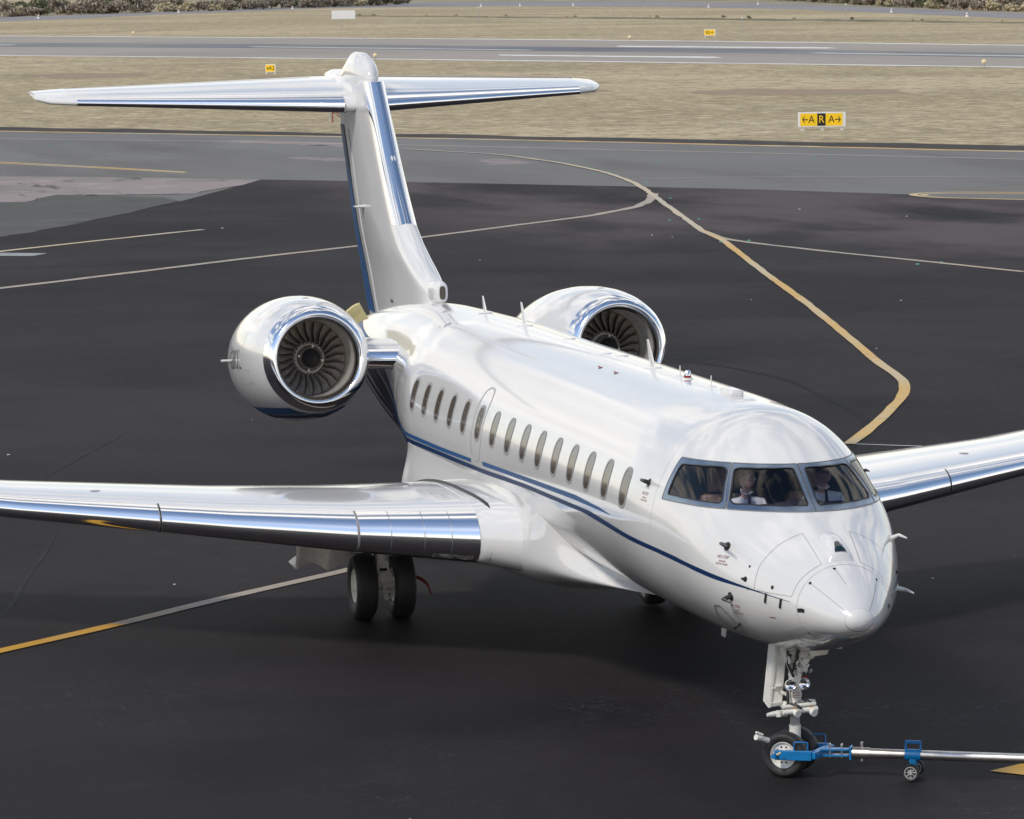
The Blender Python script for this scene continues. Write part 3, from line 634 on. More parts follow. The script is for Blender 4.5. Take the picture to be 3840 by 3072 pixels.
# wing root nose cuffs blending wing into the belly
for s in (1, -1):
    rr = []
    for k, y in enumerate(np.linspace(.95, 1.735, 10)):
        t = k / 9; st = list(st_at(WS, max(y, .95))); grow = (1 - t) ** 1.6; st[1] -= .45 * grow; st[3] += .45 * grow; st[2] += .02 * grow; st[4] = st[4] * (1 + .02 * grow)
        q = wing_ring(tuple(st), off=.006); rr.append([tuple(p * np.array([1, s, 1])) for p in q])
    MB().loft(rr).build('wing_root_fairing', PAINT2, jet, sharp=60)
    # service panel
    V = []
    def rootpt(y, fr_): st = st_at(WS, y); return wing_ring(st, off=.016, u0=.10, l0=.11)[int(fr_)] * np.array([1, s, 1])
    o = [rootpt(1.33, k) for k in range(11, 25)] + [rootpt(1.62, k) for k in range(24, 10, -1)]
    MB().tube([tuple(p) for p in o] + [tuple(o[0])], .003, 5, cap=False).build('service_panel', SEAM, jet)
# emergency lights etc on fairing seam line
# ---- tailplane
HS = [(0.0, 25.4, 6.60, 3.25, .10, .40), (.35, 25.6, 6.595, 3.10, .10, .40), (4.25, 28.22, 6.67, 1.62, .09, .19), (4.58, 28.65, 6.68, 1.50, .085, .15), (4.76, 29.1, 6.72, 1.25, .06, .09)]
tail = MB(); ys = [-4.76, -4.68, -4.58, -4.4, -4.25, -3, -1.5, -.35, .35, 1.5, 3, 4.25, 4.4, 4.58, 4.68, 4.76]
rr = []
for y in ys: q = wing_ring(st_at(HS, abs(y))); q[:, 1] = y + .06; rr.append([tuple(p) for p in q])
tp = tail.loft(rr).build('tailplane', PAINT2, jet, sharp=50)
for s in (1, -1):
    R_ = [wing_ring(st_at(HS, y), off=.005, u0=.085, l0=.06) * np.array([1, s, 1]) + np.array([0, .06, 0]) for y in [.3, .35, 1.5, 3, 4.2]]
    MB().loft([list(map(tuple, q)) for q in R_], cap=False, closed=False).build('leading_edge', CHROME, tp, sharp=None)
    # elevator hinge line and static wicks
    P = []
    for y in np.linspace(.5, 4.3, 12): st = st_at(HS, y); q = wing_ring(st)[:26][::-1]; xx = st[1] + st[3] * .70; P.append((xx, s * y, np.interp(xx, q[:, 0], q[:, 2]) + .003))
    st = st_at(HS, 4.3); P += [(st[1] + st[3] * .985, s * 4.32, st[2] + st[5] * .98 + .012)]
    MB().tube(P, .007, 6).build('elevator_gap', SEAML, tp)
    for y in (3.4, 3.9, 4.3, 4.5): st = st_at(HS, y); MB().tube([(st[1] + st[3], s * y, st[2] + st[5]), (st[1] + st[3] + .14, s * y, st[2] + st[5] + .02)], .005, 5).build('static_wick', GEARG, tp)
# ---- fin
def lex(z): return np.interp(z, [3.2, 4.0, 4.13, 4.2, 4.3, 4.4, 4.6, 4.86, 5.3, 5.85, 6.5, 7.1], [20.5, 20.5, 20.6, 20.8, 21.1, 21.42, 21.95, 22.47, 23.0, 23.58, 24.2, 24.78])
def tex(z): return np.interp(z, [3.2, 3.29, 4.7, 5.84, 6.29, 7.1], [25.6, 25.67, 26.82, 27.52, 27.81, 28.3])
def fin_ring(z, off=0, u0=None, x1=1.0, n=30):
    a = lex(z); c_ = tex(z) - a; t = np.interp(z, [3.2, 4.0, 4.4, 5, 7.1], [.36, .40, .42, .40, .32]); y0 = lambda q: nose_t(q, t)
    q = (np.linspace(0, 1, n) ** 2) * (u0 if u0 else 1); yy = y0(np.minimum(q, 1))
    up = [(a + q[i] * c_, yy[i] + off) for i in range(n - 1, -1, -1)]; lo = [(a + q[i] * c_, -yy[i] - off) for i in range(1, n)]
    k = n - 1; up[k] = (up[k][0] - off, 0); return [(x, y, z) for x, y in up + lo]
fz = np.r_[np.linspace(3.25, 4.9, 24), np.linspace(5.0, 7.0, 14)]
fin = MB().loft([fin_ring(z) for z in fz]).build('fin', PAINT2, jet, sharp=60)
MB().loft([fin_ring(z, .005, .10) for z in np.linspace(4.86, 7.0, 14)], cap=False, closed=False).build('leading_edge', CHROME, fin, sharp=None)
# rudder paint: navy with a thin white line
def fin_side(x, z, s, off):
    a = lex(z); c_ = tex(z) - a; q = min(max((x - a) / c_, 0), 1); t = np.interp(z, [3.2, 4.0, 4.4, 5, 7.1], [.36, .40, .42, .40, .32]); y = float(nose_t(q, t))
    return (x, s * (y + off), z)
for s in (1, -1):
    for f0, f1, m in ((.60, .30, BLUE), (.26, -.01, BLUE)):
        V = []; zz = np.linspace(3.36, 6.25, 20)
        for z in zz:
            w_ = np.interp(z, [3.3, 4.2, 6.3], [1.45, 1.15, .9])
            for k in range(4): V.append(fin_side(tex(z) - w_ * (f0 + (f1 - f0) * k / 3), z, s, .012))
        MB().add(V, [(i * 4 + j, i * 4 + j + 1, (i + 1) * 4 + j + 1, (i + 1) * 4 + j) for i in range(19) for j in range(3)]).build('rudder_stripe', m, fin, sharp=None)
    P = [fin_side(tex(z) - 1.2, z, s, .004) for z in np.linspace(3.4, 6.2, 16)]; MB().tube(P, .007, 5).build('rudder_gap', SEAML, fin)
MB().box((25.3, .17, 5.02), (.10, .12, .05)).loft([[(25.2 + c_ * k / 2, .17 + h_, 5.03 + e) for k, e in ((-1, .008), (1, .008), (1, -.008), (-1, -.008))] for h_, c_ in ((.0, .22), (.15, .10))]).build('fin_fence', PAINT2, fin)
# scoop
rr = []
for x, hw, z0, z1 in ((20.16, .065, 3.87, 4.13), (20.18, .085, 3.845, 4.155), (20.4, .10, 3.82, 4.17), (20.8, .125, 3.76, 4.16), (21.4, .165, 3.7, 4.12), (22.0, .19, 3.62, 4.02), (22.7, .19, 3.55, 3.85), (23.4, .12, 3.5, 3.7)):
    zc, hh = (z0 + z1) / 2, (z1 - z0) / 2; rr.append([(x, hw * math.copysign(abs(math.sin(a)) ** .8, math.sin(a)), zc + hh * math.copysign(abs(math.cos(a)) ** .8, math.cos(a))) for a in np.linspace(0, 2 * PI, 40, endpoint=False)])
sc_ = MB().loft(rr).build('air_scoop', PAINT2, fin, sharp=60)
MB().add([(20.153,   .045 * math.copysign(abs(math.sin(a)) ** .6, math.sin(a)), 4.00 + .098 * math.copysign(abs(math.cos(a)) ** .6, math.cos(a))) for a in np.linspace(0, 2 * PI, 40, endpoint=False)], [tuple(range(40))]).build('scoop_mouth', mat('scoop_dark', (.09, .07, .055), .6), fin)
# base fillet of the scoop onto the fuselage
# bullet fairing on top of the fin
rr = []
for x, hw, z0, z1 in ((25.1, .05, 6.95, 7.10), (25.25, .13, 6.88, 7.24), (25.5, .175, 6.8, 7.36), (25.9, .19, 6.75, 7.44), (26.4, .185, 6.75, 7.44), (26.9, .15, 6.75, 7.28), (27.4, .12, 6.8, 7.12), (28.2, .08, 6.85, 7.06), (29.0, .02, 6.95, 7.0)):
    zc, hh = (z0 + z1) / 2, (z1 - z0) / 2; rr.append([(x, hw * math.sin(a), zc + hh * math.cos(a)) for a in np.linspace(0, 2 * PI, 36, endpoint=False)])
MB().loft(rr).build('fin_tip_fairing', PAINT2, fin, sharp=None)
rr = []
for x, hw, z0, z1 in ((25.6, .06, 6.5, 7.0), (26.1, .21, 6.44, 7.05), (26.9, .26, 6.42, 7.10), (27.7, .25, 6.45, 7.14), (28.4, .16, 6.6, 7.12), (29.0, .05, 6.8, 7.06)):
    zc, hh = (z0 + z1) / 2, (z1 - z0) / 2; rr.append([(x, hw * math.sin(a), zc + hh * math.cos(a)) for a in np.linspace(0, 2 * PI, 36, endpoint=False)])
MB().loft(rr).build('tailplane_root_fairing', PAINT2, fin, sharp=None)
for k in range(3): MB().add([fin_side(x, z, 1, .008) for x, z in ((22.9 + .06 * k, 3.66), (22.94 + .06 * k, 3.66), (22.94 + .06 * k, 3.71), (22.9 + .06 * k, 3.71))], [(0, 1, 2, 3)]).build('vent_slot', BLACK, fin, smooth=False)

# ---- engines
NPROF = [(.0, .625), (.012, .655), (.05, .69), (.12, .722), (.25, .762), (.5, .815), (.9, .868), (1.4, .905), (2.0, .918), (2.6, .90), (3.2, .845), (3.8, .76), (4.3, .665), (4.6, .60)]
def eng(s):
    ax = Vector((1, -s * .02, -.085)).normalized(); o = Vector((18.3, s * 2.215, 3.27))
    e = MB().lathe(NPROF[4:], tuple(o), tuple(ax), 72).build('engine_nacelle', PAINT2, jet, sharp=60, label=('starboard' if s > 0 else 'port') + ' engine nacelle with polished intake lip')
    MB().lathe([(.20, .548), (.12, .556), (.05, .582), (.012, .605)] + NPROF[:5], tuple(o), tuple(ax), 96).build('intake_lip', CHROME, e, sharp=None)
    MB().lathe([(.20, .547), (.55, .541), (.70, .541)], tuple(o), tuple(ax), 72).build('intake_liner', LINER, e, sharp=None)
    MB().lathe([(.70, .542), (1.1, .542), (1.6, .5)], tuple(o), tuple(ax), 72).build('fan_case', DUCT, e, sharp=None)
    MB().lathe([(1.25, .56), (1.25, .0)], tuple(o), tuple(ax), 48).build('stator_disc', DARK, e, sharp=None)
    up = Vector((0, 0, 1)); e1 = (up - ax * up.dot(ax)).normalized(); e2 = ax.cross(e1)
    sv = MB()
    for k in range(40):
        a = 2 * PI * k / 40; d = e1 * math.cos(a) + e2 * math.sin(a); t_ = ax.cross(d)
        sv.add([o + ax * 1.18 + d * .2 + t_ * .006, o + ax * 1.18 + d * .55 + t_ * .006, o + ax * 1.06 + d * .55 - t_ * .02, o + ax * 1.06 + d * .2 - t_ * .02], [(0, 1, 2, 3)])
    sv.build('stator_vanes', HUBM, e, smooth=False)
    MB().lathe([(.50, .0), (.53, .055), (.60, .10), (.68, .138)], tuple(o), tuple(ax), 48).build('spinner', DARK, e, sharp=None)
    hb = MB().use(BLADE); hb.lathe([(.68, .138), (.74, .170), (.80, .19)], tuple(o), tuple(ax), 48); hb.use(HUBM); hb.lathe([(.80, .19), (.90, .245), (1.05, .255)], tuple(o), tuple(ax), 48)
    for k in range(4):
        a = 2 * PI * k / 4 + .2; d = e1 * math.cos(a) + e2 * math.sin(a); hb.tube([o + ax * .73 + d * .16, o + ax * .70 + d * .175], [.016, .016], 8)
    hb.build('fan_hub', None, e, sharp=50)
    bl = MB(); nr, nc = 10, 6; V = []
    for side_ in (0, 1):
        for i in range(nr):
            t = i / (nr - 1); rad = .205 + (.534 - .205) * t; stag = math.radians(22 + 42 * t); ch = .15 + .11 * t ** .8; lean = -.10 * math.sin(t * PI) - .10 * t ** 2
            for j in range(nc):
                q = (j / (nc - 1) - .5); cb = .018 * (1 - (2 * q) ** 2); tang = q * ch * math.sin(stag) + cb * math.cos(stag); axi = .90 + q * ch * math.cos(stag) - cb * math.sin(stag) + .03 * t
                thk = .005 * (1 - (2 * q) ** 2) * side_; ang = (tang + thk) / rad + lean
                V.append((rad, ang, axi))
    pts = lambda a0: [o + ax * c_ + (e1 * math.cos(b_ + a0) + e2 * math.sin(b_ + a0)) * a for a, b_, c_ in V]
    Fq = [(i * nc + j, i * nc + j + 1, (i + 1) * nc + j + 1, (i + 1) * nc + j) for i in range(nr - 1) for j in range(nc - 1)]; n_ = nr * nc; Fq += [tuple(q + n_ for q in ff[::-1]) for ff in Fq]
    for k in range(24): MB().add([tuple(p) for p in pts(2 * PI * k / 24)], Fq).build('fan_blade', BLADE, e, sharp=60, fixn=False)
    # navy band low on the cowl
    for t0, t1, m in ((.70, .80, BLUE), (.815, .86, NAVY)):
        V = []; Ls = np.linspace(.40, 3.6, 30); keep = []
        for L_ in Ls:
            rad = np.interp(L_, [p[0] for p in NPROF], [p[1] for p in NPROF]) + .006
            for k in range(17):
                zz = t0 + (t1 - t0) * abs(k - 8) / 8 if False else None
            for sd_ in (1, -1):
                for k in range(5):
                    h_ = t0 + (t1 - t0) * k / 4; a = math.acos(min(1, h_ / rad)); V.append(o + ax * L_ + (-e1 * math.cos(a) + e2 * sd_ * math.sin(a)) * rad)
        Fq2 = [(i * 10 + 5 * b_ + j, i * 10 + 5 * b_ + j + 1, (i + 1) * 10 + 5 * b_ + j + 1, (i + 1) * 10 + 5 * b_ + j) for i in range(len(Ls) - 1) for j in range(4) for b_ in (0, 1)]
        MB().add([tuple(p) for p in V], Fq2).build('cowl_stripe', m, e, sharp=None)
    # cowl joints, vent, marks and registration
    cj = MB().use(SEAML)
    for L_ in (1.35, 2.9): rad = np.interp(L_, [p[0] for p in NPROF], [p[1] for p in NPROF]); cj.lathe([(L_ - .003, rad + .002), (L_ + .003, rad + .002)], tuple(o), tuple(ax), 72)
    cj.build('cowl_joint', None, e, smooth=False)
    def ep(L_, a, off=.004): rad = np.interp(L_, [p[0] for p in NPROF], [p[1] for p in NPROF]) + off; return o + ax * L_ + (e1 * math.cos(a) + e2 * math.sin(a)) * rad
    for L_, a, ln in ((1.15, -1.85, .25), (.98, -1.85, .25), (1.7, -1.85, .22)) if s > 0 else ():
        a = -a if ep(1, 1.5).y > ep(1, -1.5).y else a
        MB().add([tuple(ep(L_ + d, a + b_)) for b_, d in ((-.13, 0), (.13, 0), (.13, .02), (-.13, .02))], [(0, 1, 2, 3)]).build('cowl_mark', REDP if L_ < 1.5 else SEAM, e, smooth=False)
    MB().add([tuple(ep(.9 + d, b_)) for b_, d in ((-.06, 0), (.04, 0), (.04, .06), (-.06, .06))], [(0, 1, 2, 3)]).build('vent_slot', BLACK, e, smooth=False)
    v_, f_ = text_mesh('-GBOL', .42); sg = 1 if ep(1, 1.5).y * s > ep(1, -1.5).y * s else -1
    tb = MB(); tb.add([tuple(ep(2.05 - p[0] * s * .95, sg * (PI / 2 - p[1] / .915), .005)) for p in v_], f_); tb.build('registration', GREYP, e, smooth=False)
    MB().tube([o + ax * 2.35 + Vector((0, s * .9, .0)), o + ax * 2.33 + Vector((0, s * 1.07, .0))], [.018, .018], 8).build('drain_pipe', GEARW, e)
    MB().lathe([(4.3, .60), (4.75, .50), (5.1, .42)], tuple(o), tuple(ax), 48).build('exhaust_nozzle', BRUSH, e)
    MB().lathe([(4.5, .0), (4.5, .58)], tuple(o), tuple(ax), 48).build('exhaust_plug', DARK, e)
    # pylon
    py = MB(); rr = []; rl = []
    for y in np.linspace(.72, 1.42, 6):
        x0 = 19.0 + .35 * (y - .72); P = wing_ring((y, x0, 3.14, 3.6, .105, -.1), n=26) * np.array([1, s, 1]); rr.append([tuple(p) for p in P]); rl.append([tuple(p) for p in wing_ring((y, x0, 3.14, 3.6, .105, -.1), off=.004, u0=.035, l0=.02) * np.array([1, s, 1])])
    pl = py.loft(rr).build('engine_pylon', PAINT2, jet, sharp=50); MB().loft(rl, cap=False, closed=False).build('leading_edge', CHROME, pl, sharp=None)
eng(1); eng(-1)
gp = MB(); R_ = [];
for k in range(7):
    t = k / 6; b0 = Vector((22.05, .98, 3.38)).lerp(Vector((22.05, .74, 3.50)), t); t0 = Vector((21.9, 1.13, 3.60)).lerp(Vector((21.9, .90, 3.74)), t); bul = Vector((-.05, 0, .03)) * math.sin(PI * t); R_.append([tuple(b0 + bul), tuple(t0 + bul), tuple(t0 + bul + Vector((.05, .0, .02))), tuple(b0 + bul + Vector((.05, 0, .0)))])
gp.loft(R_).build('open_intake_door', YGOLD, jet, label='cream yellow door standing open beside the tail')

# ---- landing gear
def wheel(b, c, ax, R_, w_, rim_r, parent, tyre='tyre'):
    c = Vector(c); ax = Vector(ax).normalized(); h = w_ / 2
    t = MB().lathe([(-h * .72, rim_r), (-h * .9, rim_r * 1.12), (-h, (rim_r + R_) * .52), (-h * .96, R_ * .88), (-h * .78, R_ * .965), (-h * .4, R_ * .997), (0, R_), (h * .4, R_ * .997), (h * .78, R_ * .965), (h * .96, R_ * .88), (h, (rim_r + R_) * .52), (h * .9, rim_r * 1.12), (h * .72, rim_r)], tuple(c), tuple(ax), 48).build('tyre', RUBBER, parent, sharp=None)
    rm = MB().use(GEARW); rm.lathe([(h * .72, rim_r), (h * .80, rim_r * .97), (h * .62, rim_r * .86), (h * .45, rim_r * .78), (h * .40, rim_r * .40), (h * .75, rim_r * .34), (h * .78, rim_r * .2), (h * .80, 0)], tuple(c), tuple(ax), 40)
    rm.lathe([(-h * .72, rim_r), (-h * .80, rim_r * .97), (-h * .62, rim_r * .86), (-h * .40, rim_r * .78), (-h * .40, 0)], tuple(c), tuple(ax), 40)
    rm.use(BLACK); e1 = ax.cross(Vector((0, 0, 1))).normalized(); e2 = ax.cross(e1)
    for k in range(10):
        a = 2 * PI * k / 10; d = e1 * math.cos(a) + e2 * math.sin(a); rm.tube([c + ax * (h * .43) + d * rim_r * .60, c + ax * (h * .46) + d * rim_r * .60], rim_r * .075, 8)
    rm.build('wheel_rim', None, parent, sharp=40); return t
for s in (1, -1):
    mg = bpy.data.objects.new('main_landing_gear', None); mg.location = (0, 0, 0); link(mg, jet)
    if True:
        yc = 2.03 * s
        wheel(None, (15.0, yc + .262 * s, .46), (0, s, 0), .46, .29, .235, mg); wheel(None, (15.0, yc - .262 * s, .46), (0, s, 0), .46, .29, .235, mg)
        g = MB().use(GEARW); g.tube([(15.05, yc, 1.55), (15.0, yc, .95), (14.98, yc, .80)], [.085, .085, .10], 16); g.tube([(14.98, yc, .86), (14.98, yc, .80)], .115, 16)
        g.tube([(15.0, yc - .15, .46), (15.0, yc + .15, .46)], .06, 14)
        g.loft([[(14.98 + a * d0, yc + e * w0, z) for a, e in ((-1, -1), (1, -1), (1, 1), (-1, 1))] for z, w0, d0 in ((.80, .08, .09), (.70, .085, .10), (.58, .125, .11), (.50, .13, .09))])
        g.lathe([(0, .085), (.02, .08), (.025, 0)], (14.86, yc, .575), (-1, 0, 0), 20); g.tube([(14.9, yc - .16, .53), (14.9, yc + .16, .53)], .045, 12)
        g.tube([(14.98, yc - .03, .5), (14.92, yc - .02, .36), (14.95, yc - .06, .27)], [.05, .045, .05], 10); g.tube([(14.88, yc - .08, .38), (14.88, yc + .02, .38)], .03, 10)
        g.tube([(15.0, yc + .17, 1.3), (15.25, yc + .12, .62), (15.3, yc, .50)], .05, 12); g.loft([[(14.87, yc - s * k, z_) for k, z_ in ((.12, .50), (.25, .49), (.12, .58))], [(14.90, yc - s * k, z_) for k, z_ in ((.12, .50), (.25, .49), (.12, .58))]])
        g.use(HOSE); g.tube([(14.9, yc + .09, 1.1), (14.86, yc + .13, .75), (14.92, yc + .13, .45)], .014, 6); g.tube([(14.87, yc - .05, .68), (14.87, yc + .05, .68)], .02, 6)
        g.build('strut', None, mg, sharp=40)
        # outboard door hanging open
        d = MB(); x0, x1 = 14.7, 15.9; prof = [(3.22, 1.30, 0), (3.235, 1.06, 0), (3.25, .76, 0)]
        V = []; pl = [(3.25, .76), (3.20, .80), (3.12, .85), (3.02, .86), (2.93, .83), (2.86, .77), (2.81, .735), (2.72, .78), (2.60, .85), (2.46, .92)]
        front = [(14.75, s * y, z) for y, z in pl]; top = [(14.85, s * (3.21 - .75 * k / 9), 1.30) for k in range(10)]; d.loft([front, top], cap=False, closed=False); fb = [(15.3, s * y, z + .03) for y, z in pl]; d.loft([front, fb], cap=False, closed=False)
        d.tube(front, .012, 6); dd = d.build('gear_door', GEARW, mg, sharp=30); md = dd.modifiers.new('s', 'SOLIDIFY'); md.thickness = .02
# nose gear
ng = bpy.data.objects.new('nose_landing_gear', None); link(ng, jet)
NX = 2.19; hd = Vector((-.577, -.817, 0)).normalized(); axl = Vector((-hd.y, hd.x, 0)) * -1      # axle points towards near side
nc_ = Vector((NX + .07, .095, .25)); near = nc_ - Vector((.817, -.577, 0)) * .185; far = nc_ + Vector((.817, -.577, 0)) * .185; AX = Vector((-.817, .577, 0))
wheel(None, near, AX, .247, .175, .145, ng); wheel(None, far, -AX, .247, .175, .145, ng)
sx, sy = 2.13, .075
g = MB().use(GEARW)
g.tube([(sx + .10, sy, 1.60), (sx + .03, sy, 1.17), (sx, sy, 1.12), (sx, sy, .74)], [.05, .06, .068, .064], 20); g.use(GEARG); g.tube([(sx, sy, .76), (sx + .02, sy, .50)], [.052, .052], 18); g.use(GEARW); g.tube([(sx + .02, sy, .56), (sx + .04, sy - .01, .34)], [.064, .060], 18)
g.tube([near + Vector((0, 0, 0)), far], .05, 12); g.tube([(sx + .04, sy - .01, .40), nc_], [.075, .06], 14)
g.tube([(sx, sy, .79), (sx, sy, .775)], .085, 18); g.tube([(sx, sy, .715), (sx, sy, .70)], .085, 18); g.tube([(sx, sy, 1.10), (sx, sy, 1.125)], .075, 18)
g.tube([(sx - .1, sy + .17, .72), (sx - .1, sy - .22, .745)], .03, 10); g.tube([(sx - .1, sy + .17, .78), (sx - .1, sy - .2, .80)], .022, 10)
for dy in (.085, -.10):     # two steering cylinders
    c0 = Vector((sx + .03, sy + dy, .76)); c1 = c0 + Vector((-.16, -.06, -.045)); g.tube([c0, c1], [.036, .036], 16); g.tube([c1, c1 + Vector((-.03, -.012, -.008))], .042, 16); g.tube([c0 - Vector((-.05, -.03, -.02)), c0], .045, 12)
g.tube([(sx - .02, sy - .17, .83), (sx - .02, sy - .17, .77)], .05, 12); g.tube([(sx, sy + .10, .70), (sx - .04, sy + .26, .70), (sx - .05, sy + .33, .695)], [.04, .03, .02], 8); g.tube([(sx - .05, sy + .20, .735), (sx - .05, sy + .20, .67)], .032, 8)
# upper drag brace and brackets
g.tube([(sx + .03, sy + .11, 1.42), (sx - .02, sy + .03, 1.16)], [.055, .04], 10); g.tube([(sx - .02, sy - .15, 1.36), (sx - .02, sy - .05, 1.14)], [.065, .035], 10); g.tube([(sx - .05, sy - .19, 1.34), (sx - .05, sy - .02, 1.34)], .06, 12); g.tube([(sx - .05, sy - .08, 1.45), (sx - .03, sy + .10, 1.43)], .07, 12)
g.box((sx, sy + .03, 1.38), (.12, .10, .18)); g.tube([(sx - .06, sy + .05, 1.17), (sx - .06, sy - .12, 1.175)], .03, 8); g.tube([(sx - .08, sy - .10, 1.40), (sx - .06, sy - .03, 1.28), (sx - .08, sy - .1, 1.19)], .018, 8); g.tube([(sx - .08, sy + .14, 1.40), (sx - .09, sy + .12, 1.30), (sx - .06, sy + .06, 1.22)], .016, 8)
rc = np.random.default_rng(11)
for k in range(26):
    g.use([GEARW, GEARG, HOSE, GEARW][k % 4]); p0 = Vector((sx - .09 + rc.uniform(-.02, .05), sy + rc.uniform(-.17, .14), rc.uniform(1.14, 1.44))); d_ = Vector((rc.uniform(-.02, .02), rc.uniform(-.06, .06), rc.uniform(-.09, .09))); g.tube([p0, p0 + d_ * .5 + Vector((-.012, 0, 0)), p0 + d_], rc.uniform(.006, .016), 7)
for k in range(14):
    g.use([GEARW, GEARG, HOSE][k % 3]); p0 = Vector((sx - .05, sy + rc.uniform(-.13, .12), rc.uniform(.70, .82))); g.tube([p0, p0 + Vector((-.04, rc.uniform(-.03, .03), rc.uniform(-.03, .03)))], rc.uniform(.008, .018), 7)
g.use(GEARW)
# torque link to the rear
g.tube([(sx + .12, sy + .05, .30), (sx - .02, sy + .40, .445)], [.04, .028], 10); g.tube([(sx - .02, sy + .40, .445), (sx - .05, sy + .46, .46)], [.034, .032], 10); g.tube([(sx - .04, sy + .38, .48), (sx - .06, sy + .46, .515)], .014, 8)
g.use(HOSE); g.tube([(sx - .06, sy + .09, 1.45), (sx - .10, sy + .11, 1.25), (sx - .08, sy + .04, 1.10)], .014, 7); g.tube([(sx - .10, sy - .01, 1.40), (sx - .10, sy + .01, 1.28), (sx - .09, sy + .06, 1.16)], .018, 7); g.tube([(sx - .05, sy + .10, .96), (sx - .08, sy + .10, .82), (sx - .05, sy + .14, .74)], .016, 7); g.tube([(sx - .1, sy + .10, .82), (sx - .15, sy + .02, .80), (sx - .14, sy - .03, .76)], .012, 7); g.tube([(sx - .08, sy - .08, .86), (sx - .1, sy - .13, .83), (sx - .1, sy - .17, .80)], .010, 7); g.tube([(sx - .07, sy - .07, 1.48), (sx - .08, sy - .09, 1.38)], .02, 7)
g.use(AMBER); g.box((sx - .10, sy + .035, .765), (.03, .04, .015)); g.box((sx - .10, sy - .15, .765), (.03, .04, .015)); g.use(RED); g.box((sx - .05, sy - .10, 1.075), (.01, .07, .05))
g.build('strut', None, ng, sharp=40)
pq = MB().use(REDP); pq.box((sx - .088, sy + .0, .905), (.006, .105, .062)); pq.use(GEARW); pq.box((sx - .092, sy, .905), (.004, .092, .050)); pq.use(REDP); pq.box((sx - .095, sy, .915), (.002, .06, .007)); pq.box((sx - .095, sy, .898), (.002, .075, .007)); pq.build('data_plate', None, ng, smooth=False)
for dy, dz in ((.098, .0), (-.052, .008)):
    c0 = (sx - .17, sy + dy, 1.025 + dz); lm = MB().use(GEARW); lm.lathe([(.07, .02), (.03, .060), (.0, .068), (-.008, .064)], c0, (1, .0, 0), 28); lm.use(REFL); lm.lathe([(-.004, .060), (.014, .045), (.028, .02), (.03, .0)], c0, (1, 0, 0), 28); lm.use(BLACK); lm.tube([(c0[0], c0[1], c0[2] - .055), (c0[0], c0[1], c0[2] - .075)], .008, 6); lm.use(GEARW); lm.tube([(c0[0] + .06, c0[1], c0[2]), (sx, sy, 1.02)], .02, 8)
    lm.build('taxi_light', None, ng, sharp=50)
# nose gear doors
d = MB(); V0 = [(sx - .12, .27, 1.44), (sx - .12, .365, .77), (sx - .12, .215, .77), (sx - .12, .13, 1.42)]; V1 = [(sx + .55, .30, 1.44), (sx + .55, .38, .90), (sx + .55, .34, .90), (sx + .55, .26, 1.42)]
d.loft([[(sx + .02, .285, 1.45), (sx + .02, .372, .762), (sx + .02, .345, .762), (sx + .02, .255, 1.45)], [(sx + .30, .275, 1.45), (sx + .26, .36, .80), (sx + .26, .335, .80), (sx + .30, .255, 1.45)]])
d.loft([[(sx + .04, .262, 1.44), (sx + .04, .345, .765), (sx + .04, .215, .775), (sx + .04, .15, 1.44)], [(sx + .06, .262, 1.44), (sx + .06, .345, .765), (sx + .06, .215, .775), (sx + .06, .15, 1.44)]]); d.tube([(sx, .30, .99), (sx, .23, 1.0)], .022, 8); d.tube([(sx, .24, .93), (sx - .02, .17, .90)], .02, 8); d.tube([(sx + .02, .33, .97), (sx + .02, .21, .975)], .008, 6); d.tube([(sx + .02, .34, .81), (sx + .02, .22, .82)], .008, 6)
d.build('gear_door', GEARW, ng, sharp=30)
d = MB(); d.loft([[(1.95, -.02, 1.45), (1.95, -.26, 1.40), (1.90, -.22, 1.35), (1.92, -.05, 1.33)], [(2.7, -.1, 1.42), (2.7, -.28, 1.38), (2.7, -.24, 1.32), (2.7, -.08, 1.31)]]); d.loft([[(1.75, .22, 1.455), (1.75, -.34, 1.44), (1.75, -.34, 1.43), (1.75, .22, 1.44)], [(2.2, .26, 1.45), (2.2, -.20, 1.43), (2.2, -.20, 1.42), (2.2, .26, 1.43)]]); d.build('gear_door', GEARW, ng, sharp=30)

# ================================================================== SETTING + OTHER OBJECTS
def sheet(name, poly, z, m, label=None):
    me = bpy.data.meshes.new(name); me.from_pydata([(x, y, z) for x, y in poly], [], [tuple(range(len(poly)))]); me.materials.append(m); me.update()
    o = bpy.data.objects.new(name, me); link(o); props(o, label, kind='structure'); return o
exec_marker = 0
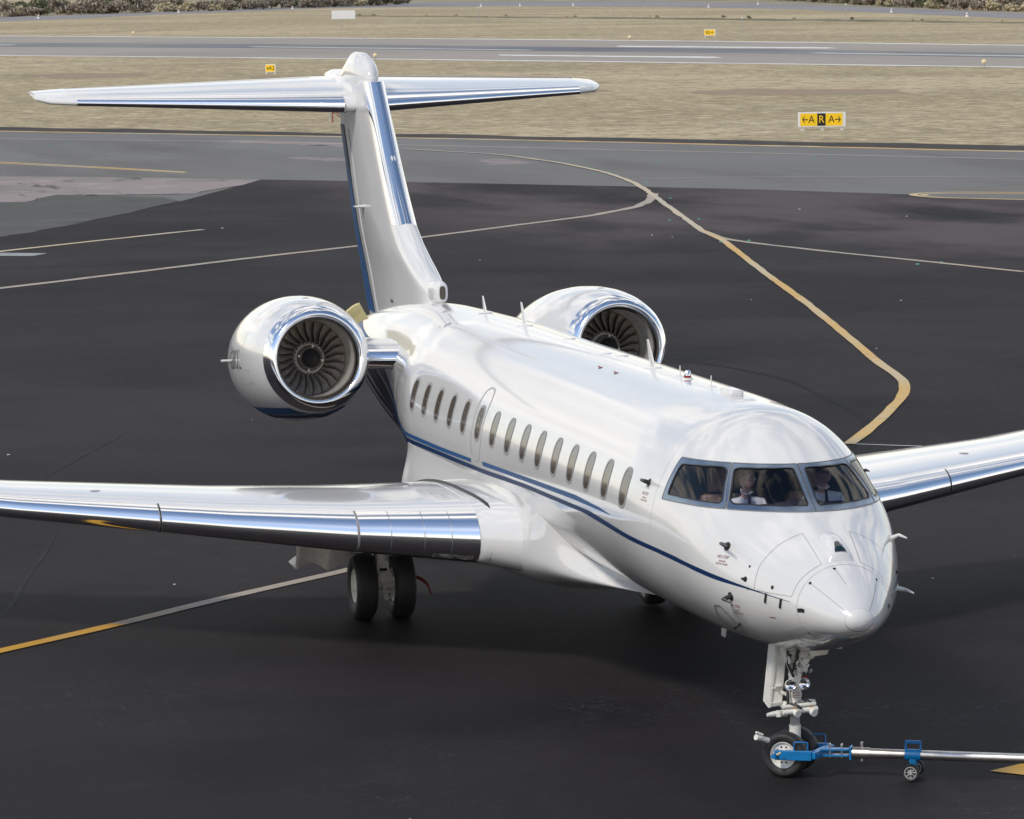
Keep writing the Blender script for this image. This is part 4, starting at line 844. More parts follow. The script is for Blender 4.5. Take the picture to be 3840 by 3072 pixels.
#SETTING#
S = {"apron": [[103.37,-1.65],[104.46,-3.03],[117.31,-9.21],[124.89,-12.33],[137.07,-16.81],[141.3,-18.35],[135.68,-24.37],[129.92,-30.03],[124.06,-35.33],[117.68,-39.61],[112.67,-42.25],[109.74,-43.86]],"pink": [[150.11,-7.01],[146.73,-11.99],[141.3,-18.35],[136.67,-16.74],[131.92,-14.2],[130.44,-13.86],[130.89,-11.17],[131.05,-9.1],[132.14,-8.48],[127.07,-6.73],[126.95,-4.51]],"olive": [[126.95,-4.51],[127.07,-6.73],[132.14,-8.48],[131.05,-9.1],[128.45,-12.13],[124.89,-12.33],[117.31,-9.21],[110.49,-6.22],[104.46,-3.03],[103.37,-1.65]],"pale1": [[106.93,-3.32],[108.79,-4.52],[111.98,-6.42],[115.77,-8.12],[113.74,-7.5],[110.49,-6.22],[106.81,-4.28],[104.46,-3.03]],"tw_far": [[213.88,-13.91],[186.65,-37.85],[160.29,-59.37],[157.13,-61.71]],"tw_edge": [[207.53,-13.22],[205.9,-14.65],[181.42,-36.67],[153.0,-56.74],[150.03,-59.03]],"tw_line": [[195.71,-11.94],[194.21,-13.31],[185.06,-23.46],[178.8,-28.6],[171.64,-34.47],[166.5,-38.09],[157.3,-45.09],[145.28,-53.97],[142.51,-56.2]],"pink2": [[185.18,-23.23],[185.63,-26.34],[181.31,-29.07],[177.46,-29.82],[173.85,-29.1],[179.88,-25.33]],"pink3": [[162.3,-22.92],[163.25,-24.47],[160.7,-26.05],[158.42,-26.05],[158.02,-24.62],[160.19,-23.68]],"pink4": [[156.03,-30.74],[156.82,-32.5],[154.3,-33.04],[150.89,-32.23],[151.1,-30.74]],"yl": [[33.69,-10.49],[36.04,-11.63],[38.89,-12.93],[42.45,-14.44],[43.88,-14.99],[45.96,-15.5],[49.35,-16.11],[56.83,-17.7],[66.41,-19.68],[78.0,-21.94],[93.44,-25.06],[98.16,-25.74],[115.07,-29.01],[125.65,-31.09],[133.58,-32.48],[141.58,-33.41],[151.15,-33.85],[161.6,-33.38],[169.89,-30.47]],"yl_right": [[98.16,-25.74],[93.92,-25.2],[90.84,-25.57],[85.9,-26.54],[81.68,-27.59],[75.61,-28.94]],"yl_left": [[122.65,-30.6],[119.23,-29.61],[116.32,-28.64],[113.6,-27.52],[108.76,-24.67],[104.35,-21.02],[98.54,-16.28],[94.88,-13.48],[92.52,-11.19],[89.69,-8.61],[84.48,-4.21],[79.91,-0.22],[78.9,0.68]],"tl": [[95.57,-1.42],[96.54,-2.13],[100.81,-5.74],[105.77,-10.12]],"mainline": [[13.04,7.8],[13.49,7.39],[14.37,6.53],[15.4,5.57],[17.05,4.14],[18.19,3.07],[19.66,1.65],[21.1,0.46]],"tw3": [[134.38,-32.69],[134.87,-36.42],[129.94,-48.46]],"wline": [[33.74,-10.62],[33.33,-11.07]],"tw2a": [[166.63,-8.8],[164.37,-9.9],[157.13,-13.41],[149.94,-16.44]],"tw2b": [[165.29,-8.65],[163.05,-9.75],[156.14,-13.27],[149.24,-16.34]],"loopa": [[116.8,-46.52],[117.24,-43.9],[118.63,-41.76],[118.76,-40.64],[118.31,-39.92],[117.71,-39.53],[116.64,-39.36],[114.94,-39.74],[112.35,-42.14],[110.05,-43.97]],"loopb": [[115.8,-46.14],[116.24,-43.54],[117.78,-41.47],[117.87,-40.44],[117.56,-39.86],[116.65,-39.74]],"plate": [[95.84,-1.97],[94.98,-3.44],[93.75,-2.84],[94.19,-1.78]],"rw_near": [[451.04,-39.54],[446.92,-42.26],[411.02,-64.92],[378.17,-84.63],[347.55,-100.96],[316.93,-115.65],[309.75,-119.2]],"rw_far": [[609.93,-56.72],[603.07,-60.15],[555.33,-89.94],[509.33,-115.27],[464.67,-135.35],[415.93,-151.23],[404.78,-154.99]],"rw_c": [[[529.4,-48.01],[518.54,-52.16]],[[479.68,-76.24],[430.99,-99.24]],[[391.84,-119.66],[359.01,-132.9]]],"rw_aim": [[[449.86,-113.88],[420.61,-130.01],[415.48,-129.76],[413.79,-127.89],[443.52,-112.52]],[[408.15,-90.1],[380.55,-105.71],[376.26,-105.72],[373.76,-103.8],[402.6,-89.43]]],"rubber": [[541.77,-49.35],[500.47,-80.43],[456.87,-103.02],[416.73,-121.27],[372.07,-137.66],[350.75,-129.89],[393.54,-114.46],[427.1,-96.06],[469.16,-75.0],[511.8,-46.11]],"road_n": [[797.39,-75.18],[814.82,-84.4],[844.87,-101.27],[898.83,-122.61],[963.31,-154.02],[1036.21,-191.29],[1041.9,-217.88],[1024.12,-235.55],[955.94,-256.44],[844.52,-257.26],[646.63,-234.13],[600.6,-228.75]],"road_f": [[883.57,-84.31],[905.0,-94.73],[930.34,-112.35],[957.26,-131.07],[1030.64,-165.25],[1114.46,-206.16],[1194.0,-250.36],[1200.34,-276.72],[1127.41,-302.82],[971.86,-296.15],[722.13,-261.26],[666.16,-253.44]],"ditch": [[852.93,-157.46],[797.33,-175.14],[729.52,-195.2],[679.62,-206.92],[605.87,-219.48],[579.66,-220.86],[560.04,-213.47],[589.84,-213.72],[653.72,-199.01],[707.33,-189.2],[775.61,-170.25],[833.25,-153.7]],"dirt": [[[347.12,-31.67],[354.73,-38.15],[345.49,-44.57],[331.22,-39.56],[331.61,-33.91]],[[260.36,-69.71],[266.32,-75.66],[257.37,-84.36],[247.92,-81.97],[247.35,-74.93],[252.28,-69.54]],[[319.13,-48.18],[328.14,-51.37],[314.43,-54.52],[311.71,-50.84]],[[266.88,-62.23],[271.19,-66.53],[266.83,-66.48],[262.45,-62.54]]],"lights": [[583.75,-77.03],[481.56,-123.66],[389.42,-73.21],[319.22,-112.83]],"markers": [[993.47,-119.98],[862.31,-97.75],[1144.3,-171.94],[954.67,-141.18],[1288.26,-226.91],[1020.72,-179.6],[1021.4,-227.07],[1021.08,-236.89],[1015.4,-249.07],[923.14,-257.85],[982.62,-286.97],[683.11,-236.82],[767.66,-250.69]],"studs": [[141.47,-33.63],[146.33,-33.97],[140.02,-32.63],[132.09,-32.8],[118.93,-30.27],[104.79,-26.4],[104.94,-27.5],[92.26,-24.69],[92.62,-25.73],[79.81,-27.15],[80.34,-28.06],[149.58,-38.01],[172.52,-24.28],[185.56,-16.04],[184.2,-14.72],[152.07,-46.18],[152.2,-47.03]],"green2": []}

def gmat(name, cols, scales, rough=0.9, bump=0.4, bscale=6.0, stretch=(1, 1, 1), rot=0.0, fine=None, spec=0.3, bdist=0.05):
    """ground material: several noises mixed; cols = [(base), (a, scale, lo, hi, stretch), ...]"""
    m = bpy.data.materials.new(name); m.use_nodes = True; t = m.node_tree; b = t.nodes['Principled BSDF']; b.inputs['Roughness'].default_value = rough; b.inputs['Specular IOR Level'].default_value = spec
    c = t.nodes.new('ShaderNodeTexCoord'); cur = None
    rgb = t.nodes.new('ShaderNodeRGB'); rgb.outputs[0].default_value = (*cols[0], 1); cur = rgb.outputs[0]
    for k, (col, sc, lo, hi, st, amt) in enumerate(cols[1:]):
        mp = t.nodes.new('ShaderNodeMapping'); mp.inputs['Scale'].default_value = st; mp.inputs['Rotation'].default_value = (0, 0, rot); mp.inputs['Location'].default_value = (13.7 * k, 5.1 * k, 0); t.links.new(c.outputs['Object'], mp.inputs[0])
        n = t.nodes.new('ShaderNodeTexNoise'); n.inputs['Scale'].default_value = sc; n.inputs['Detail'].default_value = 8; n.inputs['Roughness'].default_value = .6; t.links.new(mp.outputs[0], n.inputs['Vector'])
        mr = t.nodes.new('ShaderNodeMapRange'); mr.inputs['From Min'].default_value = lo; mr.inputs['From Max'].default_value = hi; mr.inputs['To Max'].default_value = amt; t.links.new(n.outputs['Fac'], mr.inputs['Value'])
        mx = t.nodes.new('ShaderNodeMix'); mx.data_type = 'RGBA'; t.links.new(mr.outputs[0], mx.inputs[0]); t.links.new(cur, mx.inputs[6]); mx.inputs[7].default_value = (*col, 1); cur = mx.outputs[2]
    if fine:      # thin crack / sealing lines
        vo = t.nodes.new('ShaderNodeTexVoronoi'); vo.feature = 'DISTANCE_TO_EDGE'; vo.inputs['Scale'].default_value = fine[1]
        nn = t.nodes.new('ShaderNodeTexNoise'); nn.inputs['Scale'].default_value = 1.3; nn.inputs['Detail'].default_value = 5; t.links.new(c.outputs['Object'], nn.inputs['Vector'])
        va = t.nodes.new('ShaderNodeMixRGB'); va.inputs[0].default_value = .28; t.links.new(c.outputs['Object'], va.inputs[1]); sc_ = t.nodes.new('ShaderNodeVectorMath'); sc_.operation = 'SCALE'; sc_.inputs['Scale'].default_value = 14; t.links.new(nn.outputs['Color'], sc_.inputs[0]); ad = t.nodes.new('ShaderNodeVectorMath'); ad.operation = 'ADD'; t.links.new(c.outputs['Object'], ad.inputs[0]); t.links.new(sc_.outputs[0], ad.inputs[1]); t.links.new(ad.outputs[0], vo.inputs['Vector'])
        mr = t.nodes.new('ShaderNodeMapRange'); mr.inputs['From Min'].default_value = 0; mr.inputs['From Max'].default_value = fine[2]; mr.inputs['To Min'].default_value = 1; mr.inputs['To Max'].default_value = 0; t.links.new(vo.outputs['Distance'], mr.inputs['Value'])
        msk = t.nodes.new('ShaderNodeTexNoise'); msk.inputs['Scale'].default_value = .23; t.links.new(c.outputs['Object'], msk.inputs['Vector']); mr2 = t.nodes.new('ShaderNodeMapRange'); mr2.inputs['From Min'].default_value = .46; mr2.inputs['From Max'].default_value = .62; mr2.inputs['To Max'].default_value = fine[3]; t.links.new(msk.outputs['Fac'], mr2.inputs['Value'])
        mu = t.nodes.new('ShaderNodeMath'); mu.operation = 'MULTIPLY'; t.links.new(mr.outputs[0], mu.inputs[0]); t.links.new(mr2.outputs[0], mu.inputs[1])
        mx = t.nodes.new('ShaderNodeMix'); mx.data_type = 'RGBA'; t.links.new(mu.outputs[0], mx.inputs[0]); t.links.new(cur, mx.inputs[6]); mx.inputs[7].default_value = (*fine[0], 1); cur = mx.outputs[2]
    t.links.new(cur, b.inputs['Base Color'])
    if bump:
        n2 = t.nodes.new('ShaderNodeTexNoise'); n2.inputs['Scale'].default_value = bscale; n2.inputs['Detail'].default_value = 6; t.links.new(c.outputs['Object'], n2.inputs['Vector'])
        bn = t.nodes.new('ShaderNodeBump'); bn.inputs['Strength'].default_value = bump; bn.inputs['Distance'].default_value = bdist; t.links.new(n2.outputs['Fac'], bn.inputs['Height']); t.links.new(bn.outputs[0], b.inputs['Normal'])
    return m
one = (1, 1, 1)
RW = math.atan2(-73.3, -131)     # direction of runway and taxiway
GRASS = gmat('dry_grass', [(.60, .475, .295), ((.42, .335, .19), .012, .40, .60, one, .9), ((.34, .28, .165), .03, .46, .64, one, .85), ((.56, .47, .31), .05, .52, .70, one, .7), ((.28, .225, .13), .35, .48, .66, one, .8), ((.20, .165, .10), 1.4, .50, .64, one, .8), ((.70, .58, .37), .7, .52, .66, one, .8)], None, .95, .9, 2.5, bdist=.25)
ASPH = gmat('dark_apron_asphalt', [(.0188, .0160, .0172), ((.034, .0282, .0295), .06, .42, .62, one, .85), ((.0065, .0062, .0085), .13, .50, .70, one, .8), ((.031, .0275, .029), 1.3, .55, .8, (1, 1, 1), .6), ((.06, .056, .060), 12, .56, .78, one, .4), ((.008, .008, .009), .5, .60, .78, (.25, 2.2, 1), .6)], None, .72, .35, 22, rot=.6, fine=((.050, .048, .055), .16, .014, .9), spec=.07, bdist=.012)
# far part of the apron is worn to a brownish tone
t_ = ASPH.node_tree; b_ = t_.nodes['Principled BSDF']; src = b_.inputs['Base Color'].links[0].from_socket; c_ = t_.nodes.new('ShaderNodeTexCoord'); sx_ = t_.nodes.new('ShaderNodeSeparateXYZ'); t_.links.new(c_.outputs['Object'], sx_.inputs[0])
def mrn(inp, a, b2, c0, c1): q = t_.nodes.new('ShaderNodeMapRange'); q.interpolation_type = 'SMOOTHSTEP'; q.inputs['From Min'].default_value = a; q.inputs['From Max'].default_value = b2; q.inputs['To Min'].default_value = c0; q.inputs['To Max'].default_value = c1; t_.links.new(inp, q.inputs['Value']); return q.outputs[0]
mp_ = t_.nodes.new('ShaderNodeMapping'); mp_.inputs['Rotation'].default_value = (0, 0, .5); mp_.inputs['Scale'].default_value = (.5, 1.2, 1); t_.links.new(c_.outputs['Object'], mp_.inputs[0]); nz_ = t_.nodes.new('ShaderNodeTexNoise'); nz_.inputs['Scale'].default_value = .09; nz_.inputs['Detail'].default_value = 9; nz_.inputs['Roughness'].default_value = .62; t_.links.new(mp_.outputs[0], nz_.inputs['Vector'])
sub_ = t_.nodes.new('ShaderNodeMath'); sub_.operation = 'MULTIPLY_ADD'; sub_.inputs[1].default_value = -.8; t_.links.new(sx_.outputs[1], sub_.inputs[0]); t_.links.new(sx_.outputs[0], sub_.inputs[2])
m0 = t_.nodes.new('ShaderNodeMath'); m0.operation = 'MULTIPLY'; t_.links.new(mrn(sub_.outputs[0], 92, 116, 0, 1), m0.inputs[0]); t_.links.new(mrn(sx_.outputs[1], -24, -15, 1, .05), m0.inputs[1]); m1 = t_.nodes.new('ShaderNodeMath'); m1.operation = 'MULTIPLY'; t_.links.new(m0.outputs[0], m1.inputs[0]); t_.links.new(mrn(nz_.outputs['Fac'], .40, .60, 0, .9), m1.inputs[1])
mx_ = t_.nodes.new('ShaderNodeMix'); mx_.data_type = 'RGBA'; t_.links.new(m1.outputs[0], mx_.inputs[0]); t_.links.new(src, mx_.inputs[6]); mx_.inputs[7].default_value = (.10, .078, .078, 1); t_.links.new(mx_.outputs[2], b_.inputs['Base Color'])
TWY = gmat('grey_taxiway_asphalt', [(.158, .150, .138), ((.195, .19, .18), .03, .45, .65, one, .7), ((.095, .088, .076), .06, .50, .68, (.35, 1.5, 1), .8), ((.17, .165, .155), .8, .56, .75, one, .5), ((.06, .06, .058), .25, .60, .75, (.2, 1.6, 1), .5)], None, .75, .3, 4, rot=-RW)
PINK = gmat('worn_pinkish_concrete', [(.30, .245, .225), ((.20, .185, .17), .12, .42, .60, one, .9), ((.38, .33, .31), .6, .52, .68, one, .8), ((.06, .058, .056), .35, .56, .62, (.35, 1.6, 1), .9)], None, .8, .3, 4, rot=.5)
OLIVE = gmat('oily_worn_asphalt', [(.078, .078, .070), ((.12, .115, .10), .12, .5, .65, one, .8), ((.04, .04, .04), .25, .52, .7, one, .7), ((.20, .18, .16), .2, .64, .70, one, .7)], None, .8, .3, 4)
RUNW = gmat('runway_asphalt', [(.37, .325, .275), ((.29, .262, .23), .02, .45, .65, one, .8), ((.28, .265, .24), .15, .55, .7, one, .6)], None, .85, .2, 2)
RUBR = gmat('runway_rubber', [(.13, .135, .15), ((.24, .235, .22), .02, .40, .62, one, .9), ((.07, .075, .085), .06, .55, .7, one, .8)], None, .7, .2, 2)
ROAD = gmat('far_road_asphalt', [(.28, .265, .26), ((.22, .21, .21), .02, .45, .65, one, .8)], None, .85, .2, 2)
SOIL = gmat('dark_soil', [(.055, .047, .043), ((.10, .08, .065), .12, .5, .66, one, .8), ((.03, .027, .025), .5, .5, .7, one, .8)], None, .95, .8, 1.5, bdist=.2)
DIRT = gmat('reddish_bare_soil', [(.36, .25, .175), ((.33, .27, .17), .12, .42, .60, one, 1.0), ((.24, .17, .115), .5, .5, .7, one, .7)], None, .95, .8, 1.5, bdist=.2)
SCRUBG = gmat('damp_grass', [(.15, .135, .08), ((.38, .32, .19), .06, .45, .62, one, .9), ((.10, .11, .05), .2, .5, .7, one, .8)], None, .95, .8, 1.5, bdist=.3)
YELL = gmat('worn_yellow_paint', [(.66, .42, .14), ((.58, .48, .31), .12, .45, .6, one, .9), ((.36, .27, .16), 2.5, .58, .72, one, .8), ((.07, .065, .06), 5, .66, .74, one, .8)], None, .7, .2, 20)
PALEY = gmat('faded_yellow_paint', [(.60, .50, .33), ((.52, .46, .36), .12, .45, .6, one, .9), ((.34, .29, .22), 2.5, .58, .72, one, .8)], None, .7, .2, 20)
YELO = gmat('fresh_orange_paint', [(.62, .33, .03), ((.55, .38, .17), .3, .5, .65, one, .8), ((.2, .15, .08), 3, .62, .74, one, .7)], None, .7, .2, 20)
CREAM = gmat('worn_cream_paint', [(.42, .36, .30), ((.5, .40, .24), .15, .5, .65, one, .7), ((.22, .20, .18), 2.5, .56, .72, one, .8), ((.06, .06, .06), 5, .64, .74, one, .8)], None, .75, .2, 20)
WHITEP = gmat('white_road_paint', [(.82, .80, .74), ((.42, .41, .38), 1.0, .5, .7, one, .7)], None, .8, 0, 20)
PLATE = gmat('pale_concrete_slab', [(.33, .34, .33), ((.22, .22, .21), .8, .5, .7, one, .7)], None, .8, .2, 8)

sheet('ground', [(-3600, -6000), (9000, -9000), (9000, 6000), (-3600, 6000)], -.05, GRASS)
def strip(a, b): return list(a) + list(b)[::-1]
ext = lambda P, d0=700, d1=700: [tuple(np.array(P[0]) + (np.array(P[0]) - np.array(P[1])) / np.linalg.norm(np.array(P[0]) - np.array(P[1])) * d0)] + [tuple(p) for p in P] + [tuple(np.array(P[-1]) + (np.array(P[-1]) - np.array(P[-2])) / np.linalg.norm(np.array(P[-1]) - np.array(P[-2])) * d1)]
def wob(P, n, amp, seed=0):
    """subdivide a polyline and give it a ragged edge"""
    g_ = np.random.default_rng(seed); P = np.array(P, float); s_ = np.r_[0, np.cumsum(np.linalg.norm(np.diff(P, axis=0), axis=1))]; t = np.linspace(0, s_[-1], n); Q = np.stack([np.interp(t, s_, P[:, i]) for i in range(2)], 1)
    w_ = np.convolve(g_.normal(0, 1, n + 4), [.2, .3, .5, .3, .2], 'valid'); T = np.gradient(Q, axis=0); T /= np.linalg.norm(T, axis=1, keepdims=True); Q = Q + np.stack([-T[:, 1], T[:, 0]], 1) * (w_ * amp)[:, None]; return [tuple(q) for q in Q]
def quadstrip(name, A, B, z, m, n=160, **k):
    rs = lambda P: (lambda P, s_: np.stack([np.interp(np.linspace(0, s_[-1], n), s_, P[:, i]) for i in range(2)], 1))(np.array(P, float), np.r_[0, np.cumsum(np.linalg.norm(np.diff(np.array(P, float), axis=0), axis=1))])
    A = rs(A); B = rs(B); V = [(x, y, z) for x, y in A] + [(x, y, z) for x, y in B]; me = bpy.data.meshes.new(name); me.from_pydata(V, [], [(i, i + 1, n + i + 1, n + i) for i in range(n - 1)]); me.materials.append(m); o = bpy.data.objects.new(name, me); link(o); props(o, k.get('label'), kind='structure'); return o
quadstrip('runway', ext(S['rw_near']), ext(S['rw_far']), -.035, RUNW)
n_ = len(S['rubber']) // 2; quadstrip('runway_rubber_marks', S['rubber'][:n_], S['rubber'][n_:][::-1], -.030, RUBR)
def pline(name, P, wd, z, m, n=None, rag=0.0, seed=1, taper=False):
    P = np.array(P, float); s_ = np.r_[0, np.cumsum(np.linalg.norm(np.diff(P, axis=0), axis=1))]; n = n or max(8, int(s_[-1] / .35)); n = min(n, 900); t = np.linspace(0, s_[-1], n)
    # smooth the polyline
    Q = np.stack([np.interp(t, s_, P[:, i]) for i in range(2)], 1); kk = max(1, n // (len(P) * 3)); ker = np.ones(2 * kk + 1) / (2 * kk + 1)
    if len(P) > 2: pad = np.vstack([2 * Q[0] - Q[kk:0:-1], Q, 2 * Q[-1] - Q[-2:-kk - 2:-1]]); Q = np.stack([np.convolve(pad[:, i], ker, 'valid') for i in range(2)], 1)
    T = np.gradient(Q, axis=0); T /= np.linalg.norm(T, axis=1, keepdims=True) + 1e-9; Nn = np.stack([-T[:, 1], T[:, 0]], 1); g_ = np.random.default_rng(seed); sm_ = lambda: np.convolve(g_.normal(0, 1, n + 4), [.2, .3, .5, .3, .2], 'valid') * rag
    a = Q + Nn * (wd / 2 + sm_())[:, None]; b_ = Q - Nn * (wd / 2 + sm_())[:, None]; V = [(x, y, z) for x, y in a] + [(x, y, z) for x, y in b_]
    me = bpy.data.meshes.new(name); me.from_pydata(V, [], [(i, i + 1, n + i + 1, n + i) for i in range(n - 1)]); me.materials.append(m); o = bpy.data.objects.new(name, me); link(o); props(o, kind='structure'); return o
pline('runway_edge_line', ext(S['rw_near']), 2.3, -.028, WHITEP, rag=.25); pline('runway_edge_line', ext(S['rw_far']), 2.6, -.028, WHITEP, rag=.3)
for q in S['rw_c']: pline('runway_centre_line', q, 1.6, -.024, WHITEP, rag=.12)
for q in S['rw_aim']: sheet('runway_aiming_mark', wob(q + q[:1], 150, .35, 5)[:-1], -.024, WHITEP)
quadstrip('far_road', ext(S['road_n'], 300, 500), ext(S['road_f'], 300, 500), -.035, ROAD)
SCRUBL = gmat('dry_scrubland', [(.40, .34, .22), ((.26, .23, .15), .03, .42, .6, one, .9), ((.18, .16, .11), .15, .5, .68, one, .8)], None, .95, .8, 1.5, bdist=.4)
rf = ext(S['road_f'], 300, 500); quadstrip('scrubland', [tuple(np.array(p) + np.array([7., -2.])) for p in rf], [tuple(np.array(p) + np.array([700., -190.])) for p in rf], -.040, SCRUBL)
quadstrip('drainage_verge', wob(S['ditch'][:6], 160, 1.6, 31), wob(S['ditch'][6:][::-1], 160, 1.6, 32), -.040, SCRUBG)
quadstrip('soil_strip', wob(ext(S['tw_far'], 200, 200), 400, .7, 3), ext(S['tw_edge'], 200, 200), -.020, SOIL, 400)
nearp = [(-300, 300), (-300, -400)]
tw = ext(S['tw_edge'], 150, 150); sheet('taxiway', tw + [(-200, -300), (-300, 0), (60, 200)], -.012, TWY)
ap = S['apron']; sheet('apron', [tuple(p) for p in ap] + [(100, -90), (20, -300), (-3500, -3500), (-3500, 3500), (60, 900)], 0.0, ASPH)
sheet('worn_concrete_patch', S['pink'], .004, PINK)
sheet('oily_asphalt_patch', wob(S['olive'] + S['olive'][:1], 160, .12, 9)[:-1], .008, OLIVE)
for n in ('pink2', 'pink3', 'pink4'): sheet('worn_concrete_patch', wob(S[n] + S[n][:1], 120, .35, 8)[:-1], -.008, PINK)
for i, q in enumerate(S['dirt']): sheet('bare_soil', wob(q + q[:1], 44, .9, 20 + i)[:-1], -.044, DIRT)
pline('taxiway_edge_line', ext(S['tw_edge'], 100, 100), .8, -.006, YELL, rag=.12); pline('taxiway_white_line', S['tw_line'], .45, -.004, CREAM, rag=.05); pline('taxiway_white_line', S['tw3'], .3, -.004, CREAM, rag=.04)
pline('taxiway_hold_line', S['tw2a'], .35, -.006, YELL); pline('taxiway_hold_line', S['tw2b'], .30, -.006, YELL)
pline('apron_island_line', S['loopa'], .35, .012, YELL); pline('apron_island_line', S['loopb'], .3, .012, YELL)
isl = sheet('taxiway_island', [tuple(p) for p in S['loopa'][2:]] + [(110, -50), (120, -52)], .006, TWY)
pline('taxi_lead_line', S['yl'][:12], .235, .016, YELL, rag=.015); pline('taxi_lead_line', S['yl'][11:], .25, .014, PALEY, rag=.03); pline('taxi_branch_line', S['yl_right'], .30, .012, CREAM, rag=.02); pline('taxi_branch_line', S['yl_left'], .38, .012, CREAM, rag=.035)
pline('taxi_branch_line', S['tl'], .30, .012, PALEY, rag=.03); pline('apron_line', S['mainline'][:4], .24, .012, YELO, rag=.008); pline('apron_line', S['mainline'][3:], .24, .010, CREAM, rag=.008); pline('apron_white_line', [(33.9, -10.3), (32.9, -11.6), (31.5, -14)], .06, .012, WHITEP)
sheet('arrow_marking', [(1.77, -2.01), (2.14, -2.55), (2.6, -3.3), (1.9, -3.0), (1.43, -2.30)], .012, YELO); sheet('concrete_slab', S['plate'], .012, PLATE)
# tyre scuffs
SCUFF = gmat('tyre_scuff', [(.011, .0105, .0115), ((.0165, .0150, .0176), 1.2, .40, .60, one, 1.0)], None, .8, 0, 20, spec=.12)
def gD(*p): return p
for k, P in enumerate(([(40, -5.5), (47, -9.5), (56, -10.5), (62, -9)], [(24, -4.2), (30, -9), (37.5, -12.2), (47, -13.2), (58, -11)])): pline('tyre_scuff', P, .16, .004 if k else .005, SCUFF, rag=.03, seed=k)
SEAMA = gmat('asphalt_seam', [(.030, .028, .032), ((.0165, .0150, .0176), .8, .40, .60, one, 1.0)], None, .7, 0, 20, spec=.1)
for k, P in enumerate(([(8, 9), (26, 5.0)], [(2, -6), (17, -11)], [(20, 9), (40, 2)])): pline('asphalt_seam', [P[0], (P[0][0] * .5 + P[1][0] * .5 + .2, P[0][1] * .5 + P[1][1] * .5 - .15), P[1]], .035, .0045, SEAMA, rag=.02, seed=50 + k)
# small pale specks of grit
sp = MB()
for _ in range(24):
    d = rng.uniform(-6, 110); lat = rng.uniform(-.5, .5); x = d; y = 13.6 - (d + 42.9) * (.2325 + lat * .24); a = rng.uniform(.010, .026) * (1 + d / 90)
    sp.box((x, y, .006 + a * .2), (a, a * 1.4, a * .4), Matrix.Rotation(rng.uniform(0, 3), 3, 'Z'))
o = sp.build('grit', WHITEP, None, smooth=False); props(o, 'tiny pale chips of grit scattered over the asphalt', 'grit', kind='stuff')

# ---- tow bar
tb = empty('tow_bar', (0, 0, 0), label='blue and steel tow bar hooked to the nose wheels', cat='tow bar')
hub_n = near + AX * .14; hub_n.z = .27; hub_f = far - AX * .14; hub_f.z = .27
fwd = hd.copy(); c1 = Vector((1.845, -.015, .265)); c2 = Vector((2.265, -.365, .265)); jn = Vector((1.975, -.235, .265)) 
arm0 = Vector((2.02, .345, .265))
fk = MB()
def bar(a, b_, w_, h_): 
    d = (b_ - a); L_ = d.length; R = d.to_track_quat('X', 'Z').to_matrix(); fk.box((a + b_) / 2, (L_, w_, h_), R)
bar(arm0, c1, .045, .105); bar(c1, c2, .085, .075); bar(c2, c2 + (arm0 - c1) * .95, .045, .10)
fk.build('fork', TOWB, tb, bevel=.006, smooth=False)
pn = MB(); pn.tube([arm0 + (c1 - arm0) * .06 + Vector((-.09, .07, 0)), arm0 + (c1 - arm0) * .06 + Vector((.10, -.07, 0))], .026, 12); pn.build('hub_pin', TOWB, tb); MB().tube([arm0 + Vector((-.11, .01, .02)), arm0 + Vector((-.13, -.03, .045))], .012, 8).build('locking_pin', YGOLD, tb)
for base, dr in ((arm0.lerp(c1, .52), (c1 - arm0).normalized()), (c2 + (arm0 - c1) * .15, (arm0 - c1).normalized())):
    p0 = base + Vector((0, 0, .05)); MB().tube([p0, p0 + Vector((0, 0, .085)), p0 + dr * .02 + Vector((0, 0, .095)), p0 + dr * .13 + Vector((0, 0, .095)), p0 + dr * .15 + Vector((0, 0, .085)), p0 + dr * .15], .008, 8).build('handle', TOWB, tb)
td = (Vector((.95, -2.22, .27)) - Vector((1.75, -.70, .27))).normalized(); t0 = Vector((1.885, -.49, .27)); 
nk = MB().use(TOWB); sdv = Vector((-td.y, td.x, 0))
for dz in (.035, -.03): nk.prism([(0, .05), (.30, .05), (.30, -.05), (0, -.09)], dz - .008, dz + .008, Matrix((td, sdv, Vector((0, 0, 1)))).transposed(), t0 - td * .34)
nk.box(t0 - td * .015, (.02, .13, .14), Matrix((td, sdv, Vector((0, 0, 1)))).transposed());  nk.use(STEEL)
for k in (-.25, -.12): nk.tube([t0 + td * k + Vector((0, 0, -.06)), t0 + td * k + Vector((0, 0, .085))], .014, 8); nk.tube([t0 + td * k + sdv * .03 + Vector((0, 0, .085)), t0 + td * k - sdv * .03 + Vector((0, 0, .085))], .009, 6)
nk.tube([t0 + td * .10 + Vector((0, 0, -.09)), t0 + td * .10 + Vector((0, 0, .12))], .014, 8); nk.tube([t0 + td * .10 + sdv * .03 + Vector((0, 0, .11)), t0 + td * .10 - sdv * .03 + Vector((0, 0, .11))], .012, 6)
nk.build('coupling', None, tb, smooth=False)
MB().tube([t0 + td * .0, t0 + td * .19], .061, 24).build('collar', STEEL, tb); MB().tube([t0 + td * .05, t0 + td * 5.2], .053, 28).build('shaft', STEEL, tb)
cp = t0 + td * .66; cm = MB(); cm.tube([cp - td * .085, cp + td * .085], .062, 24); Rm = Matrix((td, sdv, Vector((0, 0, 1)))).transposed(); cm.box(cp + Vector((0, 0, -.09)), (.07, .10, .10), Rm); cm.tube([cp - sdv * .17 + Vector((0, 0, -.165)), cp + sdv * .17 + Vector((0, 0, -.165))], .014, 10)
